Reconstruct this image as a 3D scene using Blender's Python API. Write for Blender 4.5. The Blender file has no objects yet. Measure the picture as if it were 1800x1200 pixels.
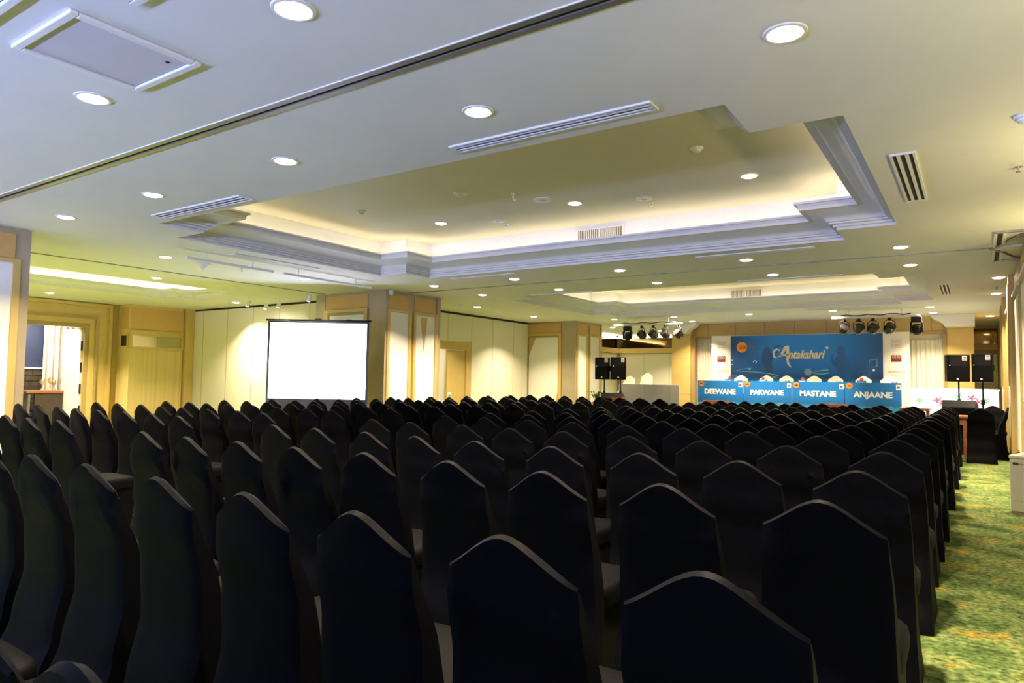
import bpy, bmesh, math, random
from mathutils import Vector, Matrix
random.seed(7)
scene = bpy.context.scene
COL = scene.collection

# ------------------------------------------------------------------ camera
cam_data = bpy.data.cameras.new('camera')
cam = bpy.data.objects.new('camera', cam_data)
COL.objects.link(cam)
cam_data.sensor_width = 36.0
cam_data.lens = 24.159
cam_data.clip_start = 0.05
r = Vector((0.82907084, 0.55892999, 0.01545316))
u = Vector((0.01814699, -0.05451984, 0.99834777))
d = Vector((-0.55884902, 0.8274206, 0.05534371))
m = Matrix.Identity(4)
for i in range(3):
    m[i][0] = r[i]; m[i][1] = u[i]; m[i][2] = -d[i]
m[2][3] = 1.33
cam.matrix_world = m
scene.camera = cam

# ------------------------------------------------------------------ world and exposure
w = bpy.data.worlds.new('evening_sky'); scene.world = w
w.use_nodes = True
w.node_tree.nodes['Background'].inputs[0].default_value = (0.42, 0.55, 0.95, 1)
w.node_tree.nodes['Background'].inputs[1].default_value = 0.6
scene.view_settings.view_transform = 'Standard'
scene.view_settings.look = 'None'
scene.view_settings.gamma = 1
scene.view_settings.use_curve_mapping = False
scene.view_settings.exposure = 0.0
scene.cycles.max_bounces = 7
scene.cycles.diffuse_bounces = 5
scene.cycles.glossy_bounces = 4
scene.cycles.sample_clamp_indirect = 4.0
scene.cycles.caustics_reflective = False
scene.cycles.caustics_refractive = False
scene.cycles.use_denoising = True

LAMP_W = 85.0          # watts of one recessed downlight
COVE_E = 7.0           # emission of the cove strips
WINDOW_FILL_W = 25.0        # cool fill added at the unseen windows behind the camera
UPLIGHT_W = 800.0      # cool floor lamps added out of view to brighten the ceiling
SCONCE_W = 66.0        # warm sconces added out of view in the recess beside the camera
WARM = (1.0, 0.81, 0.56)
CZ = 3.15              # ceiling height

# cool fill lamps added just inside the unseen rear windows
for wx in (-8.6, -6.2, -3.8):
    ld = bpy.data.lights.new('window_daylight', 'AREA')
    ld.shape = 'RECTANGLE'; ld.size = 1.8; ld.size_y = 1.5
    ld.energy = WINDOW_FILL_W; ld.color = (0.42, 0.58, 1.0)
    lo = bpy.data.objects.new('window_daylight', ld)
    lo.location = (wx, -6.62, 2.05); lo.rotation_euler = (math.radians(90), 0, 0)
    COL.objects.link(lo)

# ------------------------------------------------------------------ materials
MATS = {}
def mat(name, col, rough=0.6, metal=0.0, var=0.0, scale=6.0, bump=0.0, bscale=60.0, sheen=0.0,
        emit=None, estr=0.0, spec=0.5, stretch=None):
    if name in MATS: return MATS[name]
    M = bpy.data.materials.new(name); M.use_nodes = True
    nt = M.node_tree; b = nt.nodes['Principled BSDF']
    b.inputs['Base Color'].default_value = (*col, 1)
    b.inputs['Roughness'].default_value = rough
    b.inputs['Metallic'].default_value = metal
    b.inputs['Specular IOR Level'].default_value = spec
    if sheen:
        b.inputs['Sheen Weight'].default_value = sheen
        b.inputs['Sheen Roughness'].default_value = 0.4
    if emit:
        b.inputs['Emission Color'].default_value = (*emit, 1)
        b.inputs['Emission Strength'].default_value = estr
    tc = nt.nodes.new('ShaderNodeTexCoord')
    src = tc.outputs['Object']
    if stretch:
        mp = nt.nodes.new('ShaderNodeMapping'); mp.inputs['Scale'].default_value = stretch
        nt.links.new(src, mp.inputs['Vector']); src = mp.outputs['Vector']
    if var:
        n = nt.nodes.new('ShaderNodeTexNoise'); n.inputs['Scale'].default_value = scale
        n.inputs['Detail'].default_value = 4
        nt.links.new(src, n.inputs['Vector'])
        cr = nt.nodes.new('ShaderNodeValToRGB')
        cr.color_ramp.elements[0].position = 0.3; cr.color_ramp.elements[1].position = 0.7
        cr.color_ramp.elements[0].color = (*[max(0, c*(1-var)) for c in col], 1)
        cr.color_ramp.elements[1].color = (*[min(1, c*(1+var)) for c in col], 1)
        nt.links.new(n.outputs['Fac'], cr.inputs['Fac'])
        nt.links.new(cr.outputs['Color'], b.inputs['Base Color'])
    if bump:
        n2 = nt.nodes.new('ShaderNodeTexNoise'); n2.inputs['Scale'].default_value = bscale
        n2.inputs['Detail'].default_value = 3
        nt.links.new(src, n2.inputs['Vector'])
        bp = nt.nodes.new('ShaderNodeBump'); bp.inputs['Strength'].default_value = bump
        bp.inputs['Distance'].default_value = 0.01
        nt.links.new(n2.outputs['Fac'], bp.inputs['Height'])
        nt.links.new(bp.outputs['Normal'], b.inputs['Normal'])
    MATS[name] = M
    return M

PLASTER = mat('ceiling_plaster', (0.78, 0.78, 0.76), 0.75, var=0.02, scale=2, bump=0.05, bscale=90)
MOULD = mat('moulding_plaster', (0.8, 0.8, 0.79), 0.6, var=0.02, scale=3)
TRAYTOP = mat('tray_paint', (0.72, 0.68, 0.54), 0.7, var=0.02, scale=2)
GOLD = mat('champagne_lacquer', (0.58, 0.42, 0.14), 0.32, var=0.05, scale=3)
GOLDD = mat('dark_champagne', (0.36, 0.26, 0.11), 0.4, var=0.05, scale=3)
TAUPE = mat('taupe_lacquer', (0.42, 0.34, 0.22), 0.4, var=0.05, scale=3)
AMBER = mat('amber_silk', (0.60, 0.37, 0.12), 0.5, var=0.08, scale=25, stretch=(1, 1, 14))
CREAM = mat('cream_fabric', (0.80, 0.76, 0.63), 0.85, var=0.03, scale=40, bump=0.1, bscale=300)
WHITEP = mat('white_fabric', (0.9, 0.88, 0.82), 0.8, var=0.02, scale=40)
JOINT = mat('brass_joint', (0.5, 0.36, 0.12), 0.35, metal=0.6)
STRIPE = mat('striped_wallcover', (0.68, 0.52, 0.2), 0.6, var=0.12, scale=1.3, stretch=(9, 9, 0.05))
DARK = mat('dark_gap', (0.015, 0.014, 0.013), 0.8)
ALU = mat('anodised_track', (0.33, 0.31, 0.28), 0.4, metal=0.7, var=0.1, scale=8)
BLACKC = mat('black_spandex', (0.0019, 0.0019, 0.0027), 0.55, var=0.25, scale=30, bump=0.12, bscale=26, sheen=0.003, spec=0.045)
SEATC = BLACKC
WHITEC = mat('white_chair_cover', (0.86, 0.82, 0.7), 0.7, var=0.03, scale=20)
BLACKP = mat('black_plastic', (0.005, 0.005, 0.006), 0.5, bump=0.15, bscale=200, spec=0.2)
GRILLE = mat('speaker_grille', (0.003, 0.003, 0.0035), 0.7, var=0.4, scale=220, spec=0.1)
WHITEM = mat('white_enamel', (0.82, 0.82, 0.8), 0.4, var=0.02)
STEEL = mat('chrome_steel', (0.6, 0.6, 0.6), 0.25, metal=1.0, var=0.05)
BROWN = mat('brown_leather', (0.36, 0.12, 0.035), 0.45, var=0.15, scale=10)
WOOD = mat('reddish_wood', (0.33, 0.12, 0.045), 0.4, var=0.25, scale=4, stretch=(1, 12, 12))
TERRA = mat('orange_terracotta', (0.62, 0.16, 0.03), 0.5, var=0.1, scale=10)
LEAF = mat('leaf_green', (0.09, 0.16, 0.03), 0.5, var=0.3, scale=20)
PETAL = mat('pale_petal', (0.75, 0.7, 0.5), 0.6, var=0.1)
GREYC = mat('grey_table_skirt', (0.17, 0.165, 0.15), 0.85, var=0.05, scale=3, stretch=(20, 20, 0.4))
MIRROR = mat('tinted_mirror', (0.16, 0.11, 0.05), 0.05, metal=1.0, var=0.02)
NAVY = mat('navy_panel', (0.03, 0.04, 0.09), 0.6, var=0.1)
STONE = mat('dark_stone', (0.07, 0.055, 0.03), 0.7, var=0.3, scale=8)
PRINTER = mat('beige_plastic', (0.8, 0.74, 0.58), 0.5, var=0.02)
PRINTG = mat('tan_plastic', (0.5, 0.36, 0.2), 0.5, var=0.03)
TEXTD = mat('dark_lettering', (0.05, 0.05, 0.05), 0.6)
STAGEM = mat('stage_carpet', (0.05, 0.09, 0.05), 0.9, var=0.3, scale=30)
LENS = mat('lamp_lens', (0.9, 0.9, 0.85), 0.4, emit=(1, 0.9, 0.68), estr=30)
LENSX = mat('spot_lens', (0.9, 0.9, 0.85), 0.4, emit=(1, 0.92, 0.75), estr=12)
STRIP = mat('led_strip', (0.9, 0.85, 0.7), 0.4, emit=(1.0, 0.86, 0.6), estr=COVE_E)
STRIPY = mat('led_strip_yellow', (0.9, 0.85, 0.5), 0.4, emit=(1.0, 0.9, 0.68), estr=COVE_E*2.6)
SCREEN = mat('projection_cloth', (0.9, 0.9, 0.9), 0.7, emit=(0.66, 0.66, 1.0), estr=7.5)  # emission stands in for the projector's light on the cloth
SCREENB = mat('screen_border', (0.02, 0.02, 0.05), 0.6)
LITPANEL = mat('backlit_acrylic', (0.9, 0.9, 0.9), 0.4, emit=(0.93, 0.96, 1.0), estr=1.5)
INK = lambda n, c: mat('print_' + n, c, 0.55, var=0.04, scale=8)

# carpet: mottled green and ochre
CARPET = bpy.data.materials.new('patterned_carpet'); CARPET.use_nodes = True
nt = CARPET.node_tree; b = nt.nodes['Principled BSDF']; b.inputs['Roughness'].default_value = 0.95
b.inputs['Specular IOR Level'].default_value = 0.1
tc = nt.nodes.new('ShaderNodeTexCoord')
def noise(sc, det, dist=0.0, vec=None):
    n = nt.nodes.new('ShaderNodeTexNoise'); n.inputs['Scale'].default_value = sc
    n.inputs['Detail'].default_value = det; n.inputs['Distortion'].default_value = dist
    nt.links.new(vec or tc.outputs['Object'], n.inputs['Vector']); return n
def ramp(fac, stops):
    c = nt.nodes.new('ShaderNodeValToRGB')
    while len(c.color_ramp.elements) < len(stops): c.color_ramp.elements.new(0.5)
    for e, (p, col) in zip(c.color_ramp.elements, stops): e.position = p; e.color = (*col, 1)
    nt.links.new(fac, c.inputs['Fac']); return c
n1 = noise(3.4, 7, 0.9)
c1 = ramp(n1.outputs['Fac'], [(0.30, (0.05, 0.075, 0.022)), (0.45, (0.10, 0.145, 0.05)), (0.57, (0.165, 0.20, 0.075)), (0.70, (0.30, 0.2, 0.03))])
n2 = noise(30, 4, 0.4)
c2 = ramp(n2.outputs['Fac'], [(0.32, (0.4, 0.45, 0.3)), (0.68, (1.85, 1.9, 1.7))])
mx = nt.nodes.new('ShaderNodeMix'); mx.data_type = 'RGBA'; mx.blend_type = 'MULTIPLY'; mx.inputs[0].default_value = 1
nt.links.new(c1.outputs['Color'], mx.inputs[6]); nt.links.new(c2.outputs['Color'], mx.inputs[7])
nt.links.new(mx.outputs[2], b.inputs['Base Color'])
n3 = noise(350, 2)
bp = nt.nodes.new('ShaderNodeBump'); bp.inputs['Strength'].default_value = 0.5; bp.inputs['Distance'].default_value = 0.01
nt.links.new(n3.outputs['Fac'], bp.inputs['Height']); nt.links.new(bp.outputs['Normal'], b.inputs['Normal'])

# printed blue of the backdrop: horizon line and vertical tone, as printed on the banner (object space)
def print_blue(name, z_line, top, bot_hi, bot, dark_edges):
    M = bpy.data.materials.new(name); M.use_nodes = True
    nt = M.node_tree; b = nt.nodes['Principled BSDF']; b.inputs['Roughness'].default_value = 0.5
    tc = nt.nodes.new('ShaderNodeTexCoord'); sp = nt.nodes.new('ShaderNodeSeparateXYZ')
    nt.links.new(tc.outputs['Generated'], sp.inputs[0])
    c = nt.nodes.new('ShaderNodeValToRGB'); el = c.color_ramp.elements
    for _ in range(4): el.new(0.5)
    stops = [(0.0, bot), (z_line-0.12, bot_hi), (z_line-0.03, [q*0.55 for q in bot]), (z_line+0.03, [q*0.75 for q in top]), (z_line+0.2, top), (1.0, top)]
    for e, (p, col) in zip(el, stops): e.position = max(0, p); e.color = (*col, 1)
    nt.links.new(sp.outputs['Z'], c.inputs['Fac'])
    c2 = nt.nodes.new('ShaderNodeValToRGB'); e2 = c2.color_ramp.elements
    e2.new(0.3); e2.new(0.7)
    for e, (p, v) in zip(e2, [(0, dark_edges), (0.32, 1), (0.66, 1), (1, dark_edges)]):
        e.position = p; e.color = (v, v, min(1, v*1.1), 1)
    nt.links.new(sp.outputs['X'], c2.inputs['Fac'])
    mx = nt.nodes.new('ShaderNodeMix'); mx.data_type = 'RGBA'; mx.blend_type = 'MULTIPLY'; mx.inputs[0].default_value = 1
    nt.links.new(c.outputs['Color'], mx.inputs[6]); nt.links.new(c2.outputs['Color'], mx.inputs[7])
    nt.links.new(mx.outputs[2], b.inputs['Base Color'])
    return M
BACKBLUE = print_blue('backdrop_print', 0.48, (0.009, 0.19, 0.66), (0.013, 0.31, 0.78), (0.005, 0.16, 0.5), 0.22)
TABLEBLUE = print_blue('table_print', 0.36, (0.010, 0.19, 0.58), (0.03, 0.33, 0.70), (0.02, 0.26, 0.62), 0.95)

# ------------------------------------------------------------------ mesh builder
class MB:
    def __init__(s): s.v = []; s.f = []
    def add(s, vs, fs):
        o = len(s.v); s.v += [tuple(q) for q in vs]; s.f += [tuple(i+o for i in f) for f in fs]; return s
    def box(s, x0, x1, y0, y1, z0, z1):
        return s.add([(x0,y0,z0),(x1,y0,z0),(x1,y1,z0),(x0,y1,z0),(x0,y0,z1),(x1,y0,z1),(x1,y1,z1),(x0,y1,z1)],
                     [(0,3,2,1),(4,5,6,7),(0,1,5,4),(1,2,6,5),(2,3,7,6),(3,0,4,7)])
    def prism(s, poly, axis, a, b):
        """poly of 2-D points, extruded along axis from a to b (axis 0: (y,z), 1: (x,z), 2: (x,y))"""
        def P(p, t):
            return {0: (t, p[0], p[1]), 1: (p[0], t, p[1]), 2: (p[0], p[1], t)}[axis]
        n = len(poly)
        vs = [P(p, a) for p in poly] + [P(p, b) for p in poly]
        fs = [tuple(range(n)), tuple(range(2*n-1, n-1, -1))] + [(i, i+n, (i+1) % n + n, (i+1) % n) for i in range(n)]
        return s.add(vs, fs)
    def tube(s, pts, rad, n=8):
        pts = [Vector(p) for p in pts]; vs = []; fs = []
        rads = rad if isinstance(rad, (list, tuple)) else [rad]*len(pts)
        for i, p in enumerate(pts):
            t = (pts[min(i+1, len(pts)-1)] - pts[max(i-1, 0)]).normalized()
            a = t.cross(Vector((0, 0, 1)) if abs(t.z) < 0.9 else Vector((1, 0, 0))).normalized(); c = t.cross(a)
            for k in range(n):
                q = 2*math.pi*k/n; vs.append(p + (a*math.cos(q) + c*math.sin(q))*rads[i])
        for i in range(len(pts)-1):
            for k in range(n):
                fs.append((i*n+k, i*n+(k+1) % n, (i+1)*n+(k+1) % n, (i+1)*n+k))
        fs.append(tuple(range(n-1, -1, -1))); fs.append(tuple(range((len(pts)-1)*n, len(pts)*n)))
        return s.add(vs, fs)
    def lathe(s, prof, c=(0, 0, 0), n=20, M=None):
        """prof: (radius, height) list, about z through c"""
        vs = []; fs = []
        for (rr, h) in prof:
            for k in range(n):
                q = 2*math.pi*k/n; vs.append(Vector((rr*math.cos(q), rr*math.sin(q), h)))
        if M is not None: vs = [M @ q for q in vs]
        vs = [q + Vector(c) for q in vs]
        for i in range(len(prof)-1):
            for k in range(n):
                fs.append((i*n+k, i*n+(k+1) % n, (i+1)*n+(k+1) % n, (i+1)*n+k))
        fs.append(tuple(range(n-1, -1, -1))); fs.append(tuple(range((len(prof)-1)*n, len(prof)*n)))
        return s.add(vs, fs)
    def mesh(s, name, material, smooth=False):
        me = bpy.data.meshes.new(name); me.from_pydata(s.v, [], s.f)
        bm = bmesh.new(); bm.from_mesh(me); bmesh.ops.recalc_face_normals(bm, faces=bm.faces); bm.to_mesh(me); bm.free()
        me.materials.append(material)
        if smooth:
            for p in me.polygons: p.use_smooth = True
            me.set_sharp_from_angle(angle=math.radians(40))
        me.update(); return me
    def build(s, name, material, parent=None, smooth=False, bevel=0.0):
        o = bpy.data.objects.new(name, s.mesh(name, material, smooth)); COL.objects.link(o)
        if parent: o.parent = parent
        if bevel:
            bv = o.modifiers.new('bevel', 'BEVEL'); bv.width = bevel; bv.segments = 2; bv.limit_method = 'ANGLE'
        return o
def tag(o, label=None, cat=None, group=None, kind=None):
    if label: o['label'] = label
    if cat: o['category'] = cat
    if group: o['group'] = group
    if kind: o['kind'] = kind
    return o
def empty(name, loc=(0, 0, 0), rz=0.0):
    o = bpy.data.objects.new(name, None); o.empty_display_size = 0.1; COL.objects.link(o)
    o.location = loc; o.rotation_euler = (0, 0, rz); return o
def box(name, x0, x1, y0, y1, z0, z1, material, parent=None, bevel=0.0):
    return MB().box(x0, x1, y0, y1, z0, z1).build(name, material, parent, bevel=bevel)
def share(name, me, parent=None, loc=(0, 0, 0), rot=(0, 0, 0)):
    o = bpy.data.objects.new(name, me); COL.objects.link(o)
    if parent: o.parent = parent
    o.location = loc; o.rotation_euler = rot; return o
def structure(o, label=None, cat=None):
    return tag(o, label, cat, kind='structure')
def text(name, body, size, loc, material, parent=None, shear=0.0, bold=0.0, align='CENTER', width=None, rot=(math.pi/2, 0, 0), extrude=0.002):
    cu = bpy.data.curves.new(name, 'FONT'); cu.body = body; cu.size = size; cu.shear = shear; cu.offset = bold
    cu.align_x = align; cu.align_y = 'CENTER'; cu.extrude = extrude; cu.resolution_u = 3
    t = bpy.data.objects.new(name, cu); COL.objects.link(t)
    dg = bpy.context.evaluated_depsgraph_get(); me = bpy.data.meshes.new_from_object(t.evaluated_get(dg))
    bpy.data.objects.remove(t); me.materials.clear(); me.materials.append(material)
    if width:
        xs = [v.co.x for v in me.vertices]; k = width/(max(xs)-min(xs)); c = 0.5*(max(xs)+min(xs))
        for v in me.vertices: v.co.x = (v.co.x-c)*k
    o = bpy.data.objects.new(name, me); COL.objects.link(o); o.location = loc; o.rotation_euler = rot
    if parent: o.parent = parent
    return o
ORD = ['first', 'second', 'third', 'fourth', 'fifth', 'sixth', 'seventh', 'eighth', 'ninth', 'tenth', 'eleventh', 'twelfth', 'thirteenth', 'fourteenth', 'fifteenth', 'sixteenth']

# ------------------------------------------------------------------ floor and ceiling
structure(box('floor', -19.2, 1.6, -7.0, 26.0, -0.1, 0.0, CARPET), 'green and ochre mottled patterned carpet across the hall')

T1 = (-8.8, -8.2, -1.335, -0.713, 4.42, 5.02, 8.80, 9.43)
T2 = tuple(list(T1[:4]) + [q+8.1 for q in T1[4:]])
T3 = (-16.07, -15.6, -13.9, -13.45, 4.6, 5.05, 8.95, 9.40)
def in_tray(T, x, y):
    x0, x1, x2, x3, y0, y1, y2, y3 = T
    return (x1 < x < x2 and y0 < y < y3) or (x0 < x < x3 and y1 < y < y2)
SLOTS = [(-10.05, 0.5, 2.825, 2.945), (-10.05, 0.3, 10.87, 10.93), (-11.93, -11.87, 3.85, 10.2)]
BX = [-19.2, 1.6]; BY = [-7.0, 26.0]
for T in (T1, T2, T3): BX += T[:4]; BY += T[4:]
for a in SLOTS: BX += a[:2]; BY += a[2:]
BX = sorted(set(BX)); BY = sorted(set(BY))
mb = MB(); idx = {}
for i, x in enumerate(BX):
    for j, y in enumerate(BY): idx[i, j] = len(mb.v); mb.v.append((x, y, CZ))
for i in range(len(BX)-1):
    for j in range(len(BY)-1):
        cx = (BX[i]+BX[i+1])/2; cy = (BY[j]+BY[j+1])/2
        if any(in_tray(T, cx, cy) for T in (T1, T2, T3)): continue
        if any(a[0] < cx < a[1] and a[2] < cy < a[3] for a in SLOTS): continue
        mb.f.append((idx[i, j], idx[i, j+1], idx[i+1, j+1], idx[i+1, j]))
ceil = mb.build('ceiling', PLASTER)
structure(ceil, 'white plaster ceiling with recessed trays over the chairs')
box('roof_slab', -19.4, 1.8, -7.2, 26.2, 3.95, 4.05, PLASTER, ceil)  # unseen slab added above the ceiling to block light

# recessed trays: moulding, fascia, upper panel, strip light in the trough
def offset_poly(poly, a):
    n = len(poly); out = []
    for i in range(n):
        p0 = Vector(poly[i-1]); p1 = Vector(poly[i]); p2 = Vector(poly[(i+1) % n])
        e1 = (p1-p0).normalized(); e2 = (p2-p1).normalized()
        n1 = Vector((-e1.y, e1.x)); n2 = Vector((-e2.y, e2.x))
        k = 1 + n1.dot(n2)
        out.append(p1 + (n1+n2)*(a/k))
    return out
def sweep(poly, prof):
    mb = MB(); n = len(poly)
    for (a, z) in prof: mb.v += [(q.x, q.y, z) for q in offset_poly(poly, a)]
    for i in range(len(prof)-1):
        for k in range(n): mb.f.append((i*n+k, i*n+(k+1) % n, (i+1)*n+(k+1) % n, (i+1)*n+k))
    return mb
def tray(T, n, label, h=0.6, k=1.0, strip=STRIP, top=TRAYTOP):
    x0, x1, x2, x3, y0, y1, y2, y3 = T
    poly = [(x1,y0),(x2,y0),(x2,y1),(x3,y1),(x3,y2),(x2,y2),(x2,y3),(x1,y3),(x1,y2),(x0,y2),(x0,y1),(x1,y1)]
    prof = [(0.0, 0.0), (0.0, 0.032), (0.035, 0.036), (0.035, 0.06), (0.075, 0.066), (0.075, 0.085), (0.095, 0.09)]
    for i in range(1, 11):
        t = i/10; prof.append((0.095 + 0.28*(t - 0.13*math.sin(2*math.pi*t)), 0.09 + 0.175*t))
    prof += [(0.40, 0.268), (0.40, 0.295), (0.37, 0.295), (0.355, 0.2), (0.0, 0.2)]
    prof = [(a*k, CZ + z*k) for a, z in prof]
    mo = sweep(poly, prof).build('trim_%d' % n, MOULD, smooth=True)
    structure(mo, label)
    sweep(poly, [(0.0, CZ+0.2*k), (0.0, CZ+h)]).build('fascia', MOULD, mo)
    mb = MB(); n_ = len(poly)
    mb.add([(x, y, CZ+h) for x, y in poly] , [tuple(range(n_))]).build('upper_panel', top, mo)
    sweep(poly, [(0.14*k, CZ+0.205*k), (0.19*k, CZ+0.205*k), (0.19*k, CZ+0.225*k), (0.14*k, CZ+0.225*k), (0.14*k, CZ+0.205*k)]).build('light_strip', strip, mo)
    return mo
tray(T1, 1, 'white stepped moulding around the nearer ceiling tray over the chairs')
tray(T2, 2, 'white stepped moulding around the farther ceiling tray near the stage')
tray(T3, 3, 'white stepped moulding around the brightly lit tray in the left bay', h=0.35, k=0.6, strip=STRIPY)

# folding-partition tracks let into the ceiling
def track(name, x0, x1, y0, y1, along, label):
    e = empty(name, ((x0+x1)/2, (y0+y1)/2, CZ)); structure(e, label)
    E_ = (x1-x0) if along == 'x' else (y1-y0); W = (y1-y0) if along == 'x' else (x1-x0)
    def b(nm, a0, a1, z0, z1, mt):
        if along == 'x': box(nm, -E_/2, E_/2, a0, a1, z0, z1, mt, e)
        else: box(nm, a0, a1, -E_/2, E_/2, z0, z1, mt, e)
    g = W*(0.13 if W > 0.1 else 0.36)
    b('rail', -W/2, -g, -0.006, 0.03, ALU); b('rail', g, W/2, -0.006, 0.03, ALU)
    b('channel', -g*1.2, g*1.2, 0.05, 0.06, DARK); b('channel_side', -g*1.2, -g, 0.03, 0.06, DARK); b('channel_side', g, g*1.2, 0.03, 0.06, DARK)
    if W > 0.1:
        b('edge_bead', -W/2-0.007, -W/2, -0.007, 0.0, WHITEM)
track('trim_4', *SLOTS[0], 'x', 'wide metal partition track crossing the ceiling nearest the camera')
track('trim_5', *SLOTS[1], 'x', 'thin dark partition track crossing the ceiling between the two trays')
track('trim_6', *SLOTS[2], 'y', 'thin dark partition track along the left bay')
# where the middle track fans out at the right wall
e = empty('track_switch', (0.38, 10.9, CZ))
tag(e, 'metal partition track switch fanning out at the right wall ceiling', 'track')
for sgn in (-1, 1):
    pts = [(-0.2, 0, -0.012)] + [(-0.2+0.36*t, sgn*1.05*t*t*(3-2*t)*0.9, -0.012) for t in (0.15, 0.3, 0.45, 0.6, 0.8, 1.0)]
    MB().tube(pts, 0.018, 6).build('curved_rail', ALU, e, smooth=True)
    box('dark_slot', -0.13, -0.09, min(sgn*0.25, sgn*1.1), max(sgn*0.25, sgn*1.1), -0.012, -0.002, DARK, e)
    box('frame_bar', -0.17, -0.14, min(0, sgn*1.1), max(0, sgn*1.1), -0.02, -0.002, WHITEM, e)
    box('frame_bar', -0.17, 0.14, sgn*1.1-0.03, sgn*1.1+0.03, -0.02, -0.002, ALU, e)
    box('frame_bar', -0.08, -0.05, min(0, sgn*1.0), max(0, sgn*1.0), -0.02, -0.002, WHITEM, e)
box('switch_plate', -0.14, 0.14, -0.12, 0.12, -0.018, -0.002, WHITEM, e)

# ------------------------------------------------------------------ walls
structure(box('wall_right', 0.56, 0.7, 9.9, 25.1, 0, CZ, GOLD), 'gold panelled right-hand wall beyond the printer')
wr = structure(box('wall_right_alcove', 1.3, 1.45, -7, 9.95, 0, CZ, CREAM), 'cream wall of the recess beside the camera')
box('alcove_return', 0.56, 1.35, 9.9, 10.0, 0, CZ, CREAM, wr)
wrp = bpy.data.objects['wall_right']
for (ya, yb) in ((10.2, 11.7), (12.1, 13.7), (14.1, 15.4), (15.7, 16.9), (18.5, 20.4)):
    box('white_panel', 0.535, 0.565, ya, yb, 0.35, 2.72, WHITEP, wrp)
    for (a, b_) in ((ya-0.06, ya), (yb, yb+0.06)): box('panel_frame', 0.515, 0.565, a, b_, 0.3, 2.78, GOLD, wrp)
    box('amber_panel', 0.535, 0.565, ya, yb, 2.85, 3.1, AMBER, wrp)
    box('crown_rail', 0.50, 0.565, ya-0.06, yb+0.06, 2.78, 2.83, WHITEM, wrp)
box('baseboard_right', 0.53, 0.565, 9.95, 21.0, 0, 0.12, DARK, wrp)
for (ya, yb) in ((17.1, 18.3), (13.72, 14.05)):
    pl = box('pilaster', 0.46, 0.565, ya, yb, 0, CZ, GOLD, wrp)
    for k in range(3):
        yk = ya + (yb-ya)*(k+0.5)/3
        box('flute', 0.445, 0.462, yk-0.05, yk+0.05, 1.35, 3.0, GOLDD, pl)

# rear wall behind the camera, with three unseen windows added to go with the cool fill
wb = structure(empty('wall_rear', (0, -6.9, 0)), 'cream wall behind the camera with three tall windows')
def wpiece(nm, x0, x1, z0, z1): box(nm, x0, x1, -0.15, 0.0, z0, z1, CREAM, wb)
xs = [-19.2]
for wx in (-8.6, -6.2, -3.8): xs += [wx-0.95, wx+0.95]
xs += [1.45]
for i in range(0, len(xs), 2): wpiece('wall_pier', xs[i], xs[i+1], 0, CZ)
for k, wx in enumerate((-8.6, -6.2, -3.8)):
    wpiece('wall_sill', wx-0.95, wx+0.95, 0, 1.2); wpiece('wall_head', wx-0.95, wx+0.95, 2.9, CZ)
    wf = structure(MB().box(wx-0.95, wx-0.89, -6.98, -6.9, 1.2, 2.9).box(wx+0.89, wx+0.95, -6.98, -6.9, 1.2, 2.9).box(wx-0.89, wx+0.89, -6.98, -6.9, 1.2, 1.26).box(wx-0.89, wx+0.89, -6.98, -6.9, 2.84, 2.9).box(wx-0.03, wx+0.03, -6.98, -6.9, 1.26, 2.84).build('window_%d' % (k+1), WHITEM), 'white framed window in the wall behind the camera')

# left bay: far-left wall with the doorway
wl = structure(empty('wall_left', (-18.95, 0, 0)), 'gold lacquered left wall with a stepped doorway surround')
def lw(nm, x0, x1, y0, y1, z0, z1, mt, par=None): return box(nm, x0, x1, y0, y1, z0, z1, mt, par or wl)
lw('wall_slab', -0.25, 0, -7, 6.2, 0, CZ, GOLD); lw('wall_slab', -0.25, 0, 8.44, 11.1, 0, CZ, GOLD); lw('wall_slab', -0.25, 0, 6.2, 8.44, 2.49, CZ, GOLD)
for (o_, w_, t_, mt) in ((0.0, 0.10, 0.05, GOLDD), (0.10, 0.13, 0.08, GOLD), (0.23, 0.05, 0.12, GOLDD), (0.28, 0.28, 0.06, GOLD), (0.56, 0.07, 0.13, GOLD), (0.63, 0.05, 0.09, GOLDD)):
    ya, yb = 8.44+o_, 8.44+o_+w_; za = 2.49+o_; zb = za+w_
    lw('door_surround', 0, t_, ya, yb, 0, min(za, CZ), mt)
    if za < CZ-0.02: lw('door_surround', 0, t_, 6.2-o_-w_, yb, za, min(zb, CZ-0.005), mt)
    lw('door_surround', 0, t_, 6.2-o_-w_, 6.2-o_, 0, min(za, CZ), mt)
# open door leaf seen edge-on
dl = empty('door_1', (-19.0, 8.40, 0)); structure(dl, 'open cream door leaf seen edge-on in the left doorway')
box('leaf', -1.0, 0.0, 0.0, 0.05, 0.01, 2.46, CREAM, dl)
for k in range(4): box('hinge', 0.0, 0.012, -0.005, 0.045, 0.25+0.55*k, 0.5+0.55*k, DARK, dl)
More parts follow.
